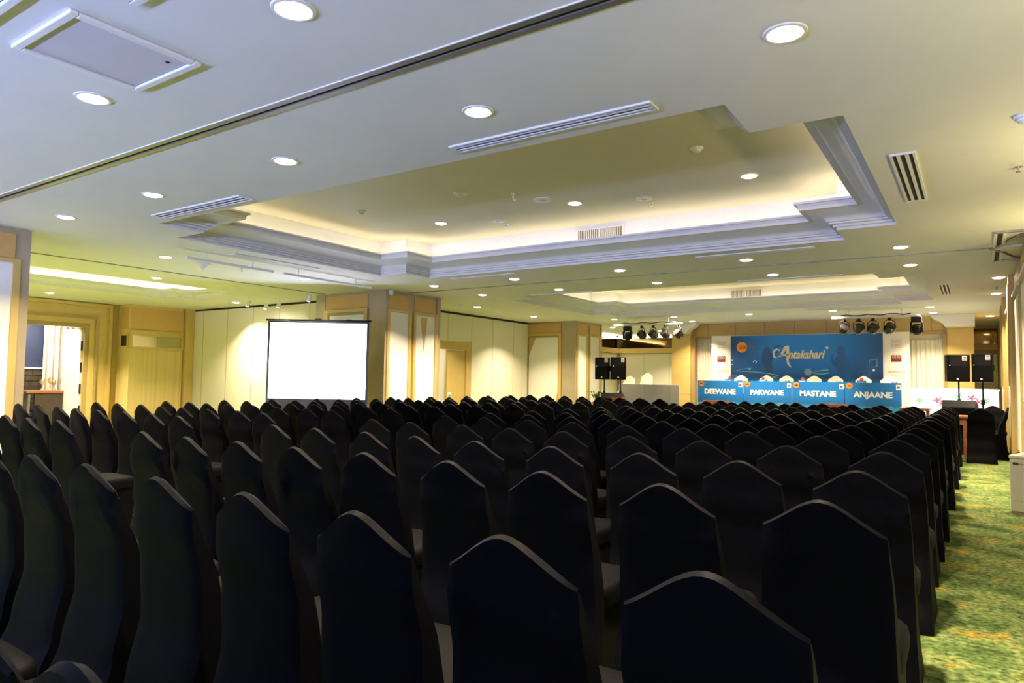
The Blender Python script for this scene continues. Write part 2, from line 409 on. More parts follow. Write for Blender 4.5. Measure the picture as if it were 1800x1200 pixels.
# room behind the doorway
br = structure(empty('wall_lobby', (-21.0, 0, 0)), 'lobby wall behind the left doorway')
box('navy_panel', -0.1, 0, 5.4, 8.42, 1.45, 3.2, NAVY, br)
box('white_ledge', -0.02, 0.06, 5.4, 8.42, 1.42, 1.46, WHITEM, br)
for i in range(9):
    for k in range(10):
        yo = 0.15*(i % 2)
        ya = 5.4+0.3*k+yo
        box('stone_block', -0.1, 0.015*((i*7+k*3) % 3), ya+0.005, min(ya+0.295, 8.42), 0.158*i, 0.158*i+0.15, STONE, br)
box('backing', -0.2, -0.08, 5.0, 10.5, 0, 3.2, CREAM, br)
structure(box('floor_lobby', -22, -19.19, 4.5, 11, -0.1, 0.0, CARPET), 'carpet of the lobby beyond the left doorway')
structure(box('ceiling_lobby', -22, -19.19, 4.5, 11, 2.9, 3.0, PLASTER), 'plain lobby ceiling beyond the left doorway')
structure(box('wall_lobby_end', -22, -19.2, 10.6, 10.7, 0, 3.0, CREAM), 'cream end wall of the lobby')
structure(box('wall_lobby_near', -22, -19.2, 4.5, 4.6, 0, 3.0, CREAM), 'cream near wall of the lobby')
ld = bpy.data.lights.new('lobby_lamp', 'AREA'); ld.energy = 130; ld.size = 1.2; ld.color = (1, 0.95, 0.85)
lo = bpy.data.objects.new('lobby_lamp', ld); lo.location = (-20.0, 7.6, 2.88); COL.objects.link(lo)
# pleated white curtain in the lobby
mb = MB(); N = 60
for i in range(N+1):
    y = 8.3 + 1.9*i/N; x = -20.85 + 0.05*math.sin(i*1.3) + 0.015*math.sin(i*2.9)
    mb.v += [(x, y, 0.05), (x, y, 2.85), (x-0.02, y, 2.85), (x-0.02, y, 0.05)]
for i in range(N):
    for k in range(4): mb.f.append((4*i+k, 4*i+(k+1) % 4, 4*i+4+(k+1) % 4, 4*i+4+k))
tag(mb.build('lobby_curtain', WHITEC, smooth=True), 'white pleated curtain hanging beyond the left doorway', 'curtain')
dk = empty('reception_desk', (-20.2, 8.1, 0)); tag(dk, 'dark desk with red-brown top beyond the left doorway', 'desk')
box('desk_top', -0.4, 0.4, -0.55, 0.75, 0.8, 0.86, WOOD, dk, bevel=0.008); box('desk_front', 0.3, 0.36, -0.35, 0.7, 0.02, 0.8, mat('dark_desk', (0.05, 0.035, 0.025), 0.5, var=0.2), dk)
box('desk_side', -0.36, 0.36, -0.5, -0.45, 0.0, 0.8, mat('grey_desk_side', (0.14, 0.13, 0.12), 0.5, var=0.1), dk); box('desk_side', -0.36, 0.36, 0.68, 0.73, 0.0, 0.8, WOOD, dk)
SILVER = mat('pale_gold_metal', (0.7, 0.62, 0.42), 0.3, metal=0.8)
for k, (dx, dy, hh) in enumerate(((0.05, -0.07, 0.3), (0.12, 0.08, 0.36), (0.0, 0.22, 0.28), (0.15, 0.34, 0.33))):
    t = empty('trophy', (-20.2+dx, 8.1+dy, 0.86)); tag(t, 'small pale gold trophy on the lobby desk, %s from the left' % ORD[k], 'trophy', 'trophies on the lobby desk')
    MB().lathe([(0.05, 0), (0.05, 0.03), (0.02, 0.05), (0.012, hh*0.45)], n=12).build('stem', SILVER, t, smooth=True)
    MB().lathe([(0.012, hh*0.45), (0.045, hh*0.62), (0.05, hh*0.8), (0.03, hh), (0.005, hh*0.98)], n=12).build('cup', SILVER, t, smooth=True)
    for sg in (-1, 1): MB().tube([(0, sg*0.045, hh*0.62), (0, sg*0.08, hh*0.72), (0, sg*0.05, hh*0.85)], 0.006, 6).build('handle', SILVER, t)

# projecting pier beside the doorway: amber panel, mirror band, striped wall covering
pr = empty('wall_pier', (-18.3, 9.27, 0)); tag(pr, 'striped gold wall pier with amber top panel beside the left doorway', 'pier')
box('core', -0.62, 0, 0, 1.45, 0, CZ, STRIPE, pr)
box('amber_panel', 0.0, 0.02, 0.02, 1.40, 2.5, 3.08, AMBER, pr)
MB().box(0, 0.035, -0.0, 1.45, 2.40, 2.48).box(0, 0.035, 0, 0.05, 2.0, 2.4).box(0, 0.035, 1.38, 1.45, 2.0, 2.4).box(0, 0.035, 0.05, 1.38, 1.98, 2.05).box(0, 0.035, 0.05, 1.38, 2.33, 2.40).build('frame', GOLD, pr)
for k in range(2): box('mirror_pane', 0, 0.012, 0.06+0.66*k, 0.70+0.66*k, 2.05, 2.33, mat('greenish_mirror', (0.45, 0.4, 0.22), 0.15, metal=0.6), pr)
box('side_amber_panel', -0.5, -0.1, -0.02, 0.0, 2.5, 3.08, AMBER, pr); box('side_opening', -0.42, -0.12, -0.015, 0.0, 2.06, 2.33, DARK, pr)
box('side_frame', -0.48, -0.42, -0.03, 0, 2.0, 2.4, GOLD, pr); box('side_frame', -0.12, -0.06, -0.03, 0, 2.0, 2.4, GOLD, pr)
pp = box('pilaster', -18.5, -18.2, 10.74, 10.98, 0, CZ, GOLD); tag(pp, 'narrow plain gold pilaster between the pier and cream partition', 'pilaster')

# folding partitions built from separate panels
def partition(name, axis, fixed, cuts, z0, z1, label, facing, skip=()):
    e = structure(empty(name, (0, 0, 0)), label)
    for i in range(len(cuts)-1):
        if i in skip: continue
        a, b_ = cuts[i]+0.008, cuts[i+1]-0.008
        t0, t1 = (fixed, fixed+0.08*facing)
        lo_, hi_ = min(t0, t1), max(t0, t1)
        if axis == 'x': box('panel', a, b_, lo_, hi_, z0, z1, CREAM, e, bevel=0.004)
        else: box('panel', lo_, hi_, a, b_, z0, z1, CREAM, e, bevel=0.004)
    for c in cuts:
        lo_, hi_ = min(fixed, fixed+0.06*facing), max(fixed, fixed+0.06*facing)
        if axis == 'x': box('joint_strip', c-0.01, c+0.01, lo_, hi_, z0, z1, JOINT, e)
        else: box('joint_strip', lo_, hi_, c-0.01, c+0.01, z0, z1, JOINT, e)
    L0, L1 = cuts[0], cuts[-1]
    lo_, hi_ = min(fixed+0.01, fixed+0.07*facing), max(fixed+0.01, fixed+0.07*facing)
    if axis == 'x': box('top_gap', L0, L1, lo_, hi_, z1, CZ, DARK, e)
    else: box('top_gap', lo_, hi_, L0, L1, z1, CZ, DARK, e)
    return e
partition('wall_bay', 'x', 10.98, [-18.2, -17.76, -16.65, -15.54, -14.47, -13.33, -12.2], 0.02, 3.10, 'cream folding partition closing the left bay', 1)
# second partition: panels above and beside the doorway
wp = structure(empty('wall_hall_left', (0, 0, 0)), 'cream folding partition with a gold doorway between the two columns')
for i, (a, b_) in enumerate(((12.0, 12.75), (12.75, 13.45))): box('panel', -11.88, -11.8, a+0.008, b_-0.008, 0.02, 3.09, CREAM, wp, bevel=0.004)
for (a, b_) in ((13.45, 14.37), (14.37, 15.43)): box('upper_panel', -11.88, -11.8, a+0.008, b_-0.008, 2.37, 3.09, CREAM, wp, bevel=0.004)
for (a, b_) in ((15.43, 16.46), (16.46, 17.55), (17.55, 18.05), (18.05, 18.45)): box('panel', -11.88, -11.8, a+0.008, b_-0.008, 0.02, 3.09, CREAM, wp, bevel=0.004)
for c in (12.75, 13.45, 15.43, 16.46, 17.55, 18.05): box('joint_strip', -11.87, -11.81, c-0.009, c+0.009, 0.02, 3.09, JOINT, wp)
box('joint_strip', -11.87, -11.81, 14.361, 14.379, 2.37, 3.09, JOINT, wp)
box('top_gap', -11.87, -11.82, 12.0, 18.45, 3.09, CZ, DARK, wp)
MB().box(-11.88, -11.8, 13.46, 15.42, 2.12, 2.36).box(-11.88, -11.8, 15.2, 15.42, 0, 2.12).box(-11.88, -11.8, 13.46, 13.55, 0, 2.12).build('door_frame', GOLD, wp)
d2 = empty('door_2', (-11.83, 14.36, 0)); structure(d2, 'gold door leaf standing closed beside the bright opening')
box('leaf', -0.04, 0.0, 0, 0.84, 0.01, 2.11, GOLD, d2); box('leaf_edge', -0.045, 0.01, -0.01, 0.02, 0.01, 2.11, JOINT, d2); box('sign', 0.0, 0.008, 0.08, 0.24, 0.72, 0.96, WHITEM, d2)
box('sign_picture', 0.008, 0.01, 0.10, 0.22, 0.78, 0.90, mat('green_print', (0.2, 0.35, 0.15), 0.5, var=0.2), d2)
structure(box('wall_side_room', -14.2, -14.1, 12.1, 18.4, 0, CZ, WHITEP), 'pale wall seen through the opening in the partition')
ld = bpy.data.lights.new('side_room_lamp', 'AREA'); ld.energy = 260; ld.size = 1.0; ld.color = (1, 0.92, 0.75)
lo = bpy.data.objects.new('side_room_lamp', ld); lo.location = (-13.0, 14.2, 3.1); COL.objects.link(lo)
cb = empty('side_cabinet', (-13.0, 14.85, 0)); tag(cb, 'small orange-brown cabinet standing inside the side-room opening', 'cabinet')
box('body', -0.2, 0.2, -0.35, 0.35, 0, 1.12, AMBER, cb, bevel=0.01); box('door_panel', 0.2, 0.21, -0.3, 0.3, 0.1, 1.05, WOOD, cb)

# ------------------------------------------------------------------ columns
def column(y0, front, side, label, wedge=None):
    c = empty('column', (-12.2, y0, 0)); tag(c, label, 'column', 'square gold columns with white panels')
    X1 = 2.1; Y1 = 1.73
    box('core', 0, X1, 0, Y1, 0, CZ, TAUPE, c)
    # corner posts
    for (a, b_) in ((X1-0.46, X1+0.02), (-0.02, 0.28)): box('corner_post', a, b_, -0.02, 0.06, 0, CZ-0.002, TAUPE, c)
    # front face
    if front:
        box('amber_panel', 0.30, X1-0.50, -0.022, 0, 2.80, 3.09, AMBER, c)
        MB().box(0.28, X1-0.48, -0.05, 0, 2.72, 2.79).box(0.28, 0.40, -0.05, 0, 0, 2.72).box(X1-0.57, X1-0.48, -0.05, 0, 0, 2.72).build('panel_frame', GOLD, c)
        MB().box(0.40, X1-0.57, -0.035, 0, 2.66, 2.72).box(0.40, 0.43, -0.035, 0, 0.3, 2.66).box(X1-0.60, X1-0.57, -0.035, 0, 0.3, 2.66).build('inner_frame', GOLDD, c)
        wpn = box('white_panel', 0.43, X1-0.60, -0.02, 0, 0.3, 2.66, WHITEP, c)
        if wedge:
            MB().prism([(0.43, 2.66), (0.68, 2.66), (0.43, 2.1)], 1, -0.024, -0.018).build('amber_wedge', AMBER, c)
            MB().prism([(X1-0.60, 1.0), (X1-0.60, 0.4), (X1-0.75, 0.4)], 1, -0.024, -0.018).build('amber_wedge', AMBER, c)
    # side face towards the chairs
    for i, (a, b_) in enumerate(((0.08, 0.70), (0.88, 1.56))):
        box('amber_panel', X1, X1+0.022, a, b_, 2.77, 3.08, AMBER, c)
        MB().box(X1, X1+0.05, a-0.05, b_+0.06, 2.71, 2.76).box(X1, X1+0.05, a-0.05, a+0.02, 0, 2.71).box(X1, X1+0.05, b_-0.02, b_+0.06, 0, 2.71).build('panel_frame', GOLD, c)
        box('white_panel', X1, X1+0.02, a+0.02, b_-0.02, 0.25, 2.71, WHITEP, c)
        if side and i == 1: MB().prism([(1.07, 2.66), (1.29, 2.66), (1.19, 1.9)], 0, X1+0.018, X1+0.026).build('amber_wedge', AMBER, c)
    box('corner_post', X1, X1+0.03, 1.62, Y1, 0, CZ-0.002, TAUPE, c)
    return c
column(2.07, False, False, 'gold column with blank white panel at the left edge of the view')
column(10.26, True, True, 'gold column behind the projection screen, amber spike in its white panel')
column(18.42, True, False, 'farthest gold column near the stage with slanted amber wedge', wedge=True)

# ------------------------------------------------------------------ stage end
st = box('stage_platform', -9.4, -1.36, 17.9, 20.79, 0, 0.55, STAGEM); tag(st, 'low dark stage platform under the quiz tables', 'stage')
ws = structure(empty('wall_stage', (0, 21.1, 0)), 'gold wall behind the stage with two recesses')
def sw(nm, x0, x1, y0, y1, z0, z1, mt): return box(nm, x0, x1, y0, y1, z0, z1, mt, ws)
sw('header', -7.35, -0.05, 0, 0.2, 2.70, CZ, GOLD); sw('header_lip', -7.25, -0.6, -0.06, 0.0, 2.70, 2.76, GOLDD)
for k in range(8): sw('header_joint', -6.9+0.85*k, -6.885+0.85*k, -0.006, 0, 2.78, CZ, GOLDD)
sw('pillar', -7.95, -7.35, -0.3, 0.3, 0, CZ-0.02, GOLD); sw('pillar', -0.60, -0.03, -0.1, 0.3, 0, CZ-0.02, GOLD)
sw('pillar_trim', -7.40, -7.25, -0.2, 0.1, 0, 2.72, GOLDD); sw('pillar_trim', -0.70, -0.60, -0.06, 0.1, 0, 2.72, GOLDD)
for zz in (0.95, 2.05): sw('pillar_joint', -7.952, -7.348, -0.302, -0.29, zz, zz+0.012, GOLDD)
sw('recess_back', -7.3, -0.6, 0.14, 0.3, 0, 2.72, WHITEP)
# curtain panels inside the recess
for (x0, x1, nm) in ((-7.24, -6.5, 'left'), (-1.6, -0.66, 'right')):
    mb = MB(); N = 48
    for i in range(N+1):
        x = x0+(x1-x0)*i/N; y = 21.16+0.025*math.sin(i*1.1)+0.01*math.sin(i*2.3)
        mb.v += [(x, y, 0.56), (x, y, 2.55), (x, y+0.02, 2.55), (x, y+0.02, 0.56)]
    for i in range(N):
        for k in range(4): mb.f.append((4*i+k, 4*i+(k+1) % 4, 4*i+4+(k+1) % 4, 4*i+4+k))
    tag(mb.build('stage_curtain', WHITEC, smooth=True), 'off-white pleated curtain at the %s end of the stage backdrop' % nm, 'curtain', 'stage recess curtains')

# crown moulding pieces at the two ends of the stage header
for (xc, sg, nm, yb_) in ((-7.36, 1, 'left', 20.79), (-0.62, -1, 'right', 20.98)):
    prof = [(xc, 2.84), (xc+sg*0.02, 2.86), (xc+sg*0.05, 2.92), (xc+sg*0.13, 2.98), (xc+sg*0.24, 3.03), (xc+sg*0.31, 3.10), (xc+sg*0.33, 3.145), (xc-sg*0.62, 3.145), (xc-sg*0.62, 2.84)]
    if sg < 0: prof = prof[::-1]
    tag(MB().prism(prof, 1, 20.45, yb_).build('crown_moulding', MOULD, smooth=True), 'white stepped crown moulding above the %s stage pillar' % nm, 'moulding', 'crown mouldings at the stage')

# rear left area behind the grey table
wq = structure(empty('wall_back', (0, 25.0, 0)), 'cream panelled end wall with a dark mirror band')
for i in range(4): box('panel', -11.72+1.03*i+0.006, -10.69+1.03*i-0.006, 0, 0.1, 0.02, 2.42, CREAM, wq)
for i in range(5): box('joint_strip', -11.73+1.03*i, -11.71+1.03*i, 0.01, 0.09, 0.02, 2.42, JOINT, wq)
box('beam', -11.8, -7.6, -0.1, 0.2, 2.43, 2.62, GOLD, wq)
for i in range(3): box('mirror_pane', -11.72+1.37*i+0.005, -10.35+1.37*i-0.005, 0.02, 0.1, 2.62, 3.02, MIRROR, wq)
box('light_cove', -11.8, -7.6, -0.05, 0.0, 3.03, 3.06, STRIPY, wq); box('wall_head', -11.8, -7.6, 0.05, 0.2, 3.02, CZ, CREAM, wq)
wq2 = structure(empty('wall_back_left', (-11.8, 20.2, 0)), 'cream side wall with mirror band behind the farthest column')
for i in range(4): box('panel', -0.1, 0, 1.2*i+0.006, 1.2*i+1.194, 0.02, 2.42, CREAM, wq2)
for i in range(5): box('joint_strip', -0.09, -0.01, 1.2*i-0.01, 1.2*i+0.01, 0.02, 2.42, JOINT, wq2)
box('beam', -0.2, 0.1, 0, 4.8, 2.43, 2.62, GOLD, wq2)
for i in range(4): box('mirror_pane', -0.1, -0.02, 1.2*i+0.005, 1.2*i+1.195, 2.62, 3.02, MIRROR, wq2)
box('light_cove', 0.0, 0.05, 0, 4.8, 3.03, 3.06, STRIPY, wq2); box('wall_head', -0.2, -0.05, 0, 4.8, 3.02, CZ, CREAM, wq2)
# right rear corner with mirror and pale door
wc = structure(empty('wall_corner', (0, 25.0, 0)), 'gold corner wall with a mirror over a pale door right of the stage')
box('back', -1.4, 0.55, 0.1, 0.3, 0, CZ, GOLD, wc); box('mirror_pane', -1.35, 0.55, 0.06, 0.1, 2.62, 3.08, MIRROR, wc); box('beam', -1.4, 0.55, 0.0, 0.1, 2.43, 2.62, GOLD, wc)
d3 = structure(box('door_3', -0.9, 0.54, 25.04, 25.1, 0, 2.36, WHITEP), 'pale door under the mirror at the right of the stage'); box('door_head', -0.9, 0.54, 25.02, 25.04, 2.30, 2.42, GOLDD, d3)
# light-tight outer shell behind what is seen
structure(box('wall_outer_back', -19.2, 1.6, 25.9, 26.0, 0, 3.95, CREAM)); structure(box('wall_outer_right', 1.5, 1.6, -7, 26, 0, 3.95, CREAM)); structure(box('wall_outer_left', -19.35, -19.2, 11.2, 26, 0, 3.95, CREAM))

# ------------------------------------------------------------------ banquet chairs under black covers
def smooth(t): t = max(0, min(1, t)); return t*t*(3-2*t)
def rear_y(z):            # rear surface of the covered chair; origin at the top of the back, chair faces +y
    pts = [(0.0, -0.02), (0.2, 0.045), (0.42, 0.085), (0.6, 0.075), (0.8, 0.035), (0.96, 0.0)]
    for (a, ya), (b_, yb) in zip(pts, pts[1:]):
        if z <= b_: return ya+(yb-ya)*smooth((z-a)/(b_-a))
    return 0.0
def half_w(z):
    pts = [(0.0, 0.232), (0.25, 0.215), (0.5, 0.207), (0.72, 0.201), (0.86, 0.19), (0.97, 0.186)]
    for (a, ya), (b_, yb) in zip(pts, pts[1:]):
        if z <= b_: return ya+(yb-ya)*(z-a)/(b_-a)
    return 0.186
def crown(s):             # height of the top edge at s in -1..1: camel-back
    a = abs(s)
    return 0.952-0.09*smooth(a*0.93)-0.012*a**6
def back_mesh(variant):
    rnd = random.Random(variant*13+5)
    folds = [(rnd.choice((-1, 1))*rnd.uniform(0.45, 0.85), rnd.uniform(0.66, 0.84), rnd.uniform(0.5, 1.2), rnd.uniform(0.002, 0.009)) for _ in range(4)] if variant else []
    mb = MB(); NU, NV = 18, 24
    def ripple(s, z):
        q = 0
        for (fs, fz, an, am) in folds:
            dd = (s-fs)*0.19; dz = z-fz
            al = dd*math.sin(an)+dz*math.cos(an); ac = dd*math.cos(an)-dz*math.sin(an)
            q += am*math.cos(al*120)*math.exp(-(ac/0.07)**2-(al/0.06)**2)
        return q
    ringcount = 0
    grid = []
    for side in (0, 1):
        for v in range(NV+1):
            row = []
            for k in range(NU+1):
                s = -1+2*k/NU
                zt = crown(s); z = 0.006+(zt-0.006)*(v/NV)**0.9
                th = 0.11-0.062*smooth((z-0.42)/0.5)
                edge = (1-abs(s)**8)*0.5+0.5*(1-(v/NV)**10)
                inset = 0.012*(abs(s)**10)+0.010*((v/NV)**14)
                x = half_w(z)*s
                y = rear_y(z)
                if side == 0: y = y+inset-0.004*math.cos(s*1.3)+ripple(s, z)
                else: y = y+th-inset
                row.append(len(mb.v)); mb.v.append((x, y, z))
            grid.append(row)
    A = grid[:NV+1]; B = grid[NV+1:]
    for v in range(NV):
        for k in range(NU):
            mb.f.append((A[v][k], A[v][k+1], A[v+1][k+1], A[v+1][k])); mb.f.append((B[v][k], B[v+1][k], B[v+1][k+1], B[v][k+1]))
        mb.f.append((A[v][0], A[v+1][0], B[v+1][0], B[v][0])); mb.f.append((A[v][NU], B[v][NU], B[v+1][NU], A[v+1][NU]))
    # rounded crest: one extra raised rib along the top
    top = []
    for k in range(NU+1):
        a = Vector(mb.v[A[NV][k]]); b_ = Vector(mb.v[B[NV][k]]); c = (a+b_)/2+Vector((0, 0, 0.008))
        top.append(len(mb.v)); mb.v.append(tuple(c))
    for k in range(NU):
        mb.f.append((A[NV][k], A[NV][k+1], top[k+1], top[k])); mb.f.append((top[k], top[k+1], B[NV][k+1], B[NV][k]))
    for k in range(NU): mb.f.append((A[0][k], B[0][k], B[0][k+1], A[0][k+1]))
    return mb.mesh('chair_back', BLACKC, smooth=True)
def seat_mesh():
    mb = MB(); N = 28
    def ring(z, sc, y0=0.13, y1=0.56, hw=0.215):
        o = []
        for k in range(N):
            q = 2*math.pi*k/N; c, s_ = math.cos(q), math.sin(q)
            p = 0.35
            x = hw*sc*math.copysign(abs(c)**p, c); y = (y0+y1)/2+(y1-y0)/2*sc*math.copysign(abs(s_)**p, s_)
            o.append((x, y, z))
        return o
    rings = [ring(0.40, 1.0), ring(0.445, 1.015), ring(0.468, 0.99), ring(0.482, 0.93), ring(0.489, 0.7), ring(0.492, 0.3)]
    for rr in rings: mb.v += rr
    for i in range(len(rings)-1):
        for k in range(N): mb.f.append((i*N+k, i*N+(k+1) % N, (i+1)*N+(k+1) % N, (i+1)*N+k))
    mb.f.append(tuple(range(N-1, -1, -1))); mb.f.append(tuple(range((len(rings)-1)*N, len(rings)*N)))
    return mb.mesh('chair_seat', SEATC, smooth=True)
def skirt_mesh():
    mb = MB(); zs = [0.0, 0.06, 0.14, 0.22, 0.30, 0.38, 0.42]; N = 32; p = 0.28
    for z in zs:
        t = 1-z/0.42
        y0 = rear_y(z)+0.03; y1 = 0.545+0.02*t; hw = half_w(z)-0.006
        for k in range(N):
            q = 2*math.pi*k/N; c, s_ = math.cos(q), math.sin(q)
            x = hw*math.copysign(abs(c)**p, c); y = (y0+y1)/2+(y1-y0)/2*math.copysign(abs(s_)**p, s_)
            pull = 0.018*math.sin(math.pi*min(1, t*1.1))*(abs(c)**4)*math.cos((y-(y0+y1)/2)/(y1-y0)*math.pi)
            x -= math.copysign(pull, c)
            zz = z + (0.02*(math.cos((y-(y0+y1)/2)/(y1-y0)*math.pi) if abs(c) > 0.8 else 0) if z == 0 else 0)
            mb.v.append((x, y, max(zz, 0.004)))
    for i in range(len(zs)-1):
        for k in range(N): mb.f.append((i*N+k, i*N+(k+1) % N, (i+1)*N+(k+1) % N, (i+1)*N+k))
    mb.f.append(tuple(range((len(zs)-1)*N, len(zs)*N)))
    return mb.mesh('chair_skirt', BLACKC, smooth=True)
BACKS = [back_mesh(i) for i in range(6)]; SEAT = seat_mesh(); SKIRT = skirt_mesh()
def chair(x, y, rz, label, group, var=0, z=0.0, cover=None, h=1.0):
    c = empty('banquet_chair', (x, y, z), rz); tag(c, label, 'chair', group)
    c.scale = (0.98, 1, h)
    for nm, me in (('backrest', BACKS[var]), ('seat', SEAT), ('skirt', SKIRT)):
        o = share(nm, me, c)
        if cover:
            o.material_slots[0].link = 'OBJECT'; o.material_slots[0].material = cover
    return c
RY = [0.40, 1.35, 2.40, 3.33, 4.38, 5.40, 6.22, 7.03, 7.97, 8.87, 9.75, 10.70, 11.80, 12.62, 13.60, 14.52]
RX = [-0.45, -0.955, -1.47, -1.98, -2.49, -2.99, -3.48, -3.98, -4.47]
MEAS = {(1, 0): (-0.448, 1.336), (1, 1): (-0.943, 1.353), (1, 2): (-1.438, 1.343), (1, 3): (-1.94, 1.342), (1, 4): (-2.47, 1.347), (1, 5): (-3.045, 1.366), (1, 6): (-3.555, 1.366), (1, 7): (-4.06, 1.36), (1, 8): (-4.56, 1.36),
        (2, 0): (-0.422, 2.39), (2, 1): (-0.96, 2.397), (2, 2): (-1.478, 2.41), (2, 3): (-1.994, 2.43), (2, 4): (-2.52, 2.42), (2, 5): (-2.99, 2.37), (2, 6): (-3.47, 2.36), (2, 7): (-3.94, 2.33), (2, 8): (-4.47, 2.35)}
rc = random.Random(21)
def visible(x, y):
    q = Vector((x, y, 0.7))-Vector((0, 0, 1.33)); k = q.dot(d)
    if k < 0.05: return False
    return -0.90 < q.dot(r)/k < 0.90
for i, y in enumerate(RY):
    for j, x in enumerate(RX):
        if i == 0 and j == 0: continue
        px, py = MEAS.get((i, j), (x+rc.uniform(-0.018, 0.018), y+rc.uniform(-0.035, 0.035)))
        if not visible(px, py+0.3): continue
        chair(px, py, rc.uniform(-0.02, 0.02)*(0.3 if i < 2 else 1), 'black covered chair, right-hand block, %s row from the camera, %s seat from right aisle' % (ORD[i], ORD[j]), 'black chairs of the right-hand block', rc.choice((0, 0, 1, 2, 3, 4, 5)))
LX = [-5.98-0.487*k for k in range(8)]
LY = [2.46, 3.46, 4.38, 5.28, 6.2, 7.05, 7.95, 8.87, 9.72, 10.72, 11.92, 12.72, 13.62, 14.52]
for i, y in enumerate(LY):
    for j, x in enumerate(LX):
        px, py = x+rc.uniform(-0.008, 0.008)+(0.15 if i > 8 else 0), y+rc.uniform(-0.04, 0.04)
        if not visible(px, py+0.3): continue
        chair(px, py, rc.uniform(-0.03, 0.03), 'black covered chair, left-hand block, %s row from the camera, %s seat from centre aisle' % (ORD[i], ORD[j]), 'black chairs of the left-hand block', rc.choice((0, 0, 1, 2, 3, 4, 5)))
# chairs around the small table by the right wall
chair(0.06, 14.5, 0.03, 'black covered chair standing alone in the right aisle, back to camera', 'black chairs by the right wall', 0)
chair(0.27, 16.85, math.pi, 'black covered chair behind the wooden table, facing the camera', 'black chairs by the right wall', 1)
chair(0.50, 15.65, math.pi/2, 'black covered chair against the right wall, turned sideways', 'black chairs by the right wall', 2)
tb = empty('side_table', (-0.44, 15.65, 0)); tag(tb, 'reddish wooden table among black chairs at the right wall', 'table')
box('table_top', -0.32, 0.30, -0.35, 0.35, 0.74, 0.78, WOOD, tb, bevel=0.006); box('apron', -0.29, 0.27, -0.32, -0.29, 0.62, 0.74, WOOD, tb); box('apron', -0.29, 0.27, 0.29, 0.32, 0.62, 0.74, WOOD, tb)
for sx in (-0.28, 0.25):
    for sy in (-0.3, 0.3): box('leg', sx-0.025, sx+0.025, sy-0.025, sy+0.025, 0, 0.74, WOOD, tb)

# brown tub armchairs before the stage
def armchair(x, y, label):
    a = empty('tub_armchair', (x, y, 0)); tag(a, label, 'armchair', 'brown armchairs before the stage')
    mb = MB(); N = 24
    for k in range(N+1):
        q = math.pi*(1+k/N); c, s_ = math.cos(q), math.sin(q)
        hgt = 0.66+0.26*smooth(-s_*1.2)
        for (rr, z) in ((0.44, 0.1), (0.45, hgt-0.04), (0.43, hgt), (0.36, hgt), (0.34, hgt-0.04), (0.34, 0.1)):
            mb.v.append((rr*c, rr*s_*0.85, z))
    for k in range(N):
        for j in range(6): mb.f.append((6*k+j, 6*k+(j+1) % 6, 6*k+6+(j+1) % 6, 6*k+6+j))
    mb.f.append((0, 1, 2, 3, 4, 5)); mb.f.append(tuple(6*N+j for j in range(6)))
    mb.build('backrest', BROWN, a, smooth=True)
    box('seat_cushion', -0.33, 0.33, -0.28, 0.36, 0.28, 0.45, BROWN, a, bevel=0.03); box('base', -0.35, 0.35, -0.3, 0.34, 0.08, 0.28, BROWN, a)
    for sx in (-0.3, 0.3):
        for sy in (-0.22, 0.28): MB().tube([(sx, sy, 0), (sx, sy, 0.1)], 0.02, 8).build('leg', DARK, a)
for k, (x, y, s_) in enumerate(((-5.08, 16.35, 'left of the two, below the first name board'), (-2.55, 16.35, 'right of the two, below the last name boards'))):
    armchair(x, y, 'brown curved-back armchair before the stage, %s' % s_)
tb = empty('coffee_table', (-1.05, 16.7, 0)); tag(tb, 'reddish wooden table before the lit bar counter', 'table')
box('table_top', -0.28, 0.25, -0.3, 0.3, 0.82, 0.87, WOOD, tb, bevel=0.006)
for sx in (-0.26, 0.19):
    for sy in (-0.26, 0.24): box('leg', sx, sx+0.04, sy, sy+0.04, 0, 0.82, WOOD, tb)

# ------------------------------------------------------------------ loudspeakers on stands
def speaker(x, y, z0, z1, wd, rz, label, group):
    sp = empty('loudspeaker', (x, y, z0), rz); tag(sp, label, 'loudspeaker', group)
    h = z1-z0; hw = wd/2; dp = wd*0.95
    MB().prism([(-hw, -0.02), (hw, -0.02), (hw, dp*0.45), (hw*0.55, dp), (-hw*0.55, dp), (-hw, dp*0.45)], 2, 0, h).build('cabinet', BLACKP, sp, bevel=0.012)
    box('grille', -hw*0.9, hw*0.9, -0.035, -0.02, h*0.04, h*0.96, GRILLE, sp, bevel=0.006)
    hn = MB().box(-hw*0.75, hw*0.75, -0.037, -0.034, h*0.58, h*0.92); hn.build('horn_flare', BLACKP, sp)
    MB().prism([(hw*0.3, h*0.78), (hw*0.72, h*0.78), (hw*0.72, h*0.95), (hw*0.3, h*0.95)], 1, -0.041, -0.037).build('sticker', WHITEM, sp)
    for q in range(3): box('sticker_line', hw*0.36, hw*0.66, -0.043, -0.041, h*(0.80+0.045*q), h*(0.82+0.045*q), TEXTD, sp)
    MB().lathe([(0.02, 0), (0.02, 0.004), (0.012, 0.006)], n=14, M=Matrix.Rotation(math.pi/2, 4, 'X')).build('badge', WHITEM, sp).location = (-hw*0.1, -0.037, h*0.10)
    MB().lathe([(0.012, 0), (0.012, 0.004), (0.006, 0.006)], n=10, M=Matrix.Rotation(math.pi/2, 4, 'X')).build('status_light', WHITEM, sp).location = (-hw*0.78, -0.037, h*0.6)
    box('handle', hw-0.004, hw+0.012, dp*0.12, dp*0.3, h*0.4, h*0.62, BLACKP, sp)
    return sp
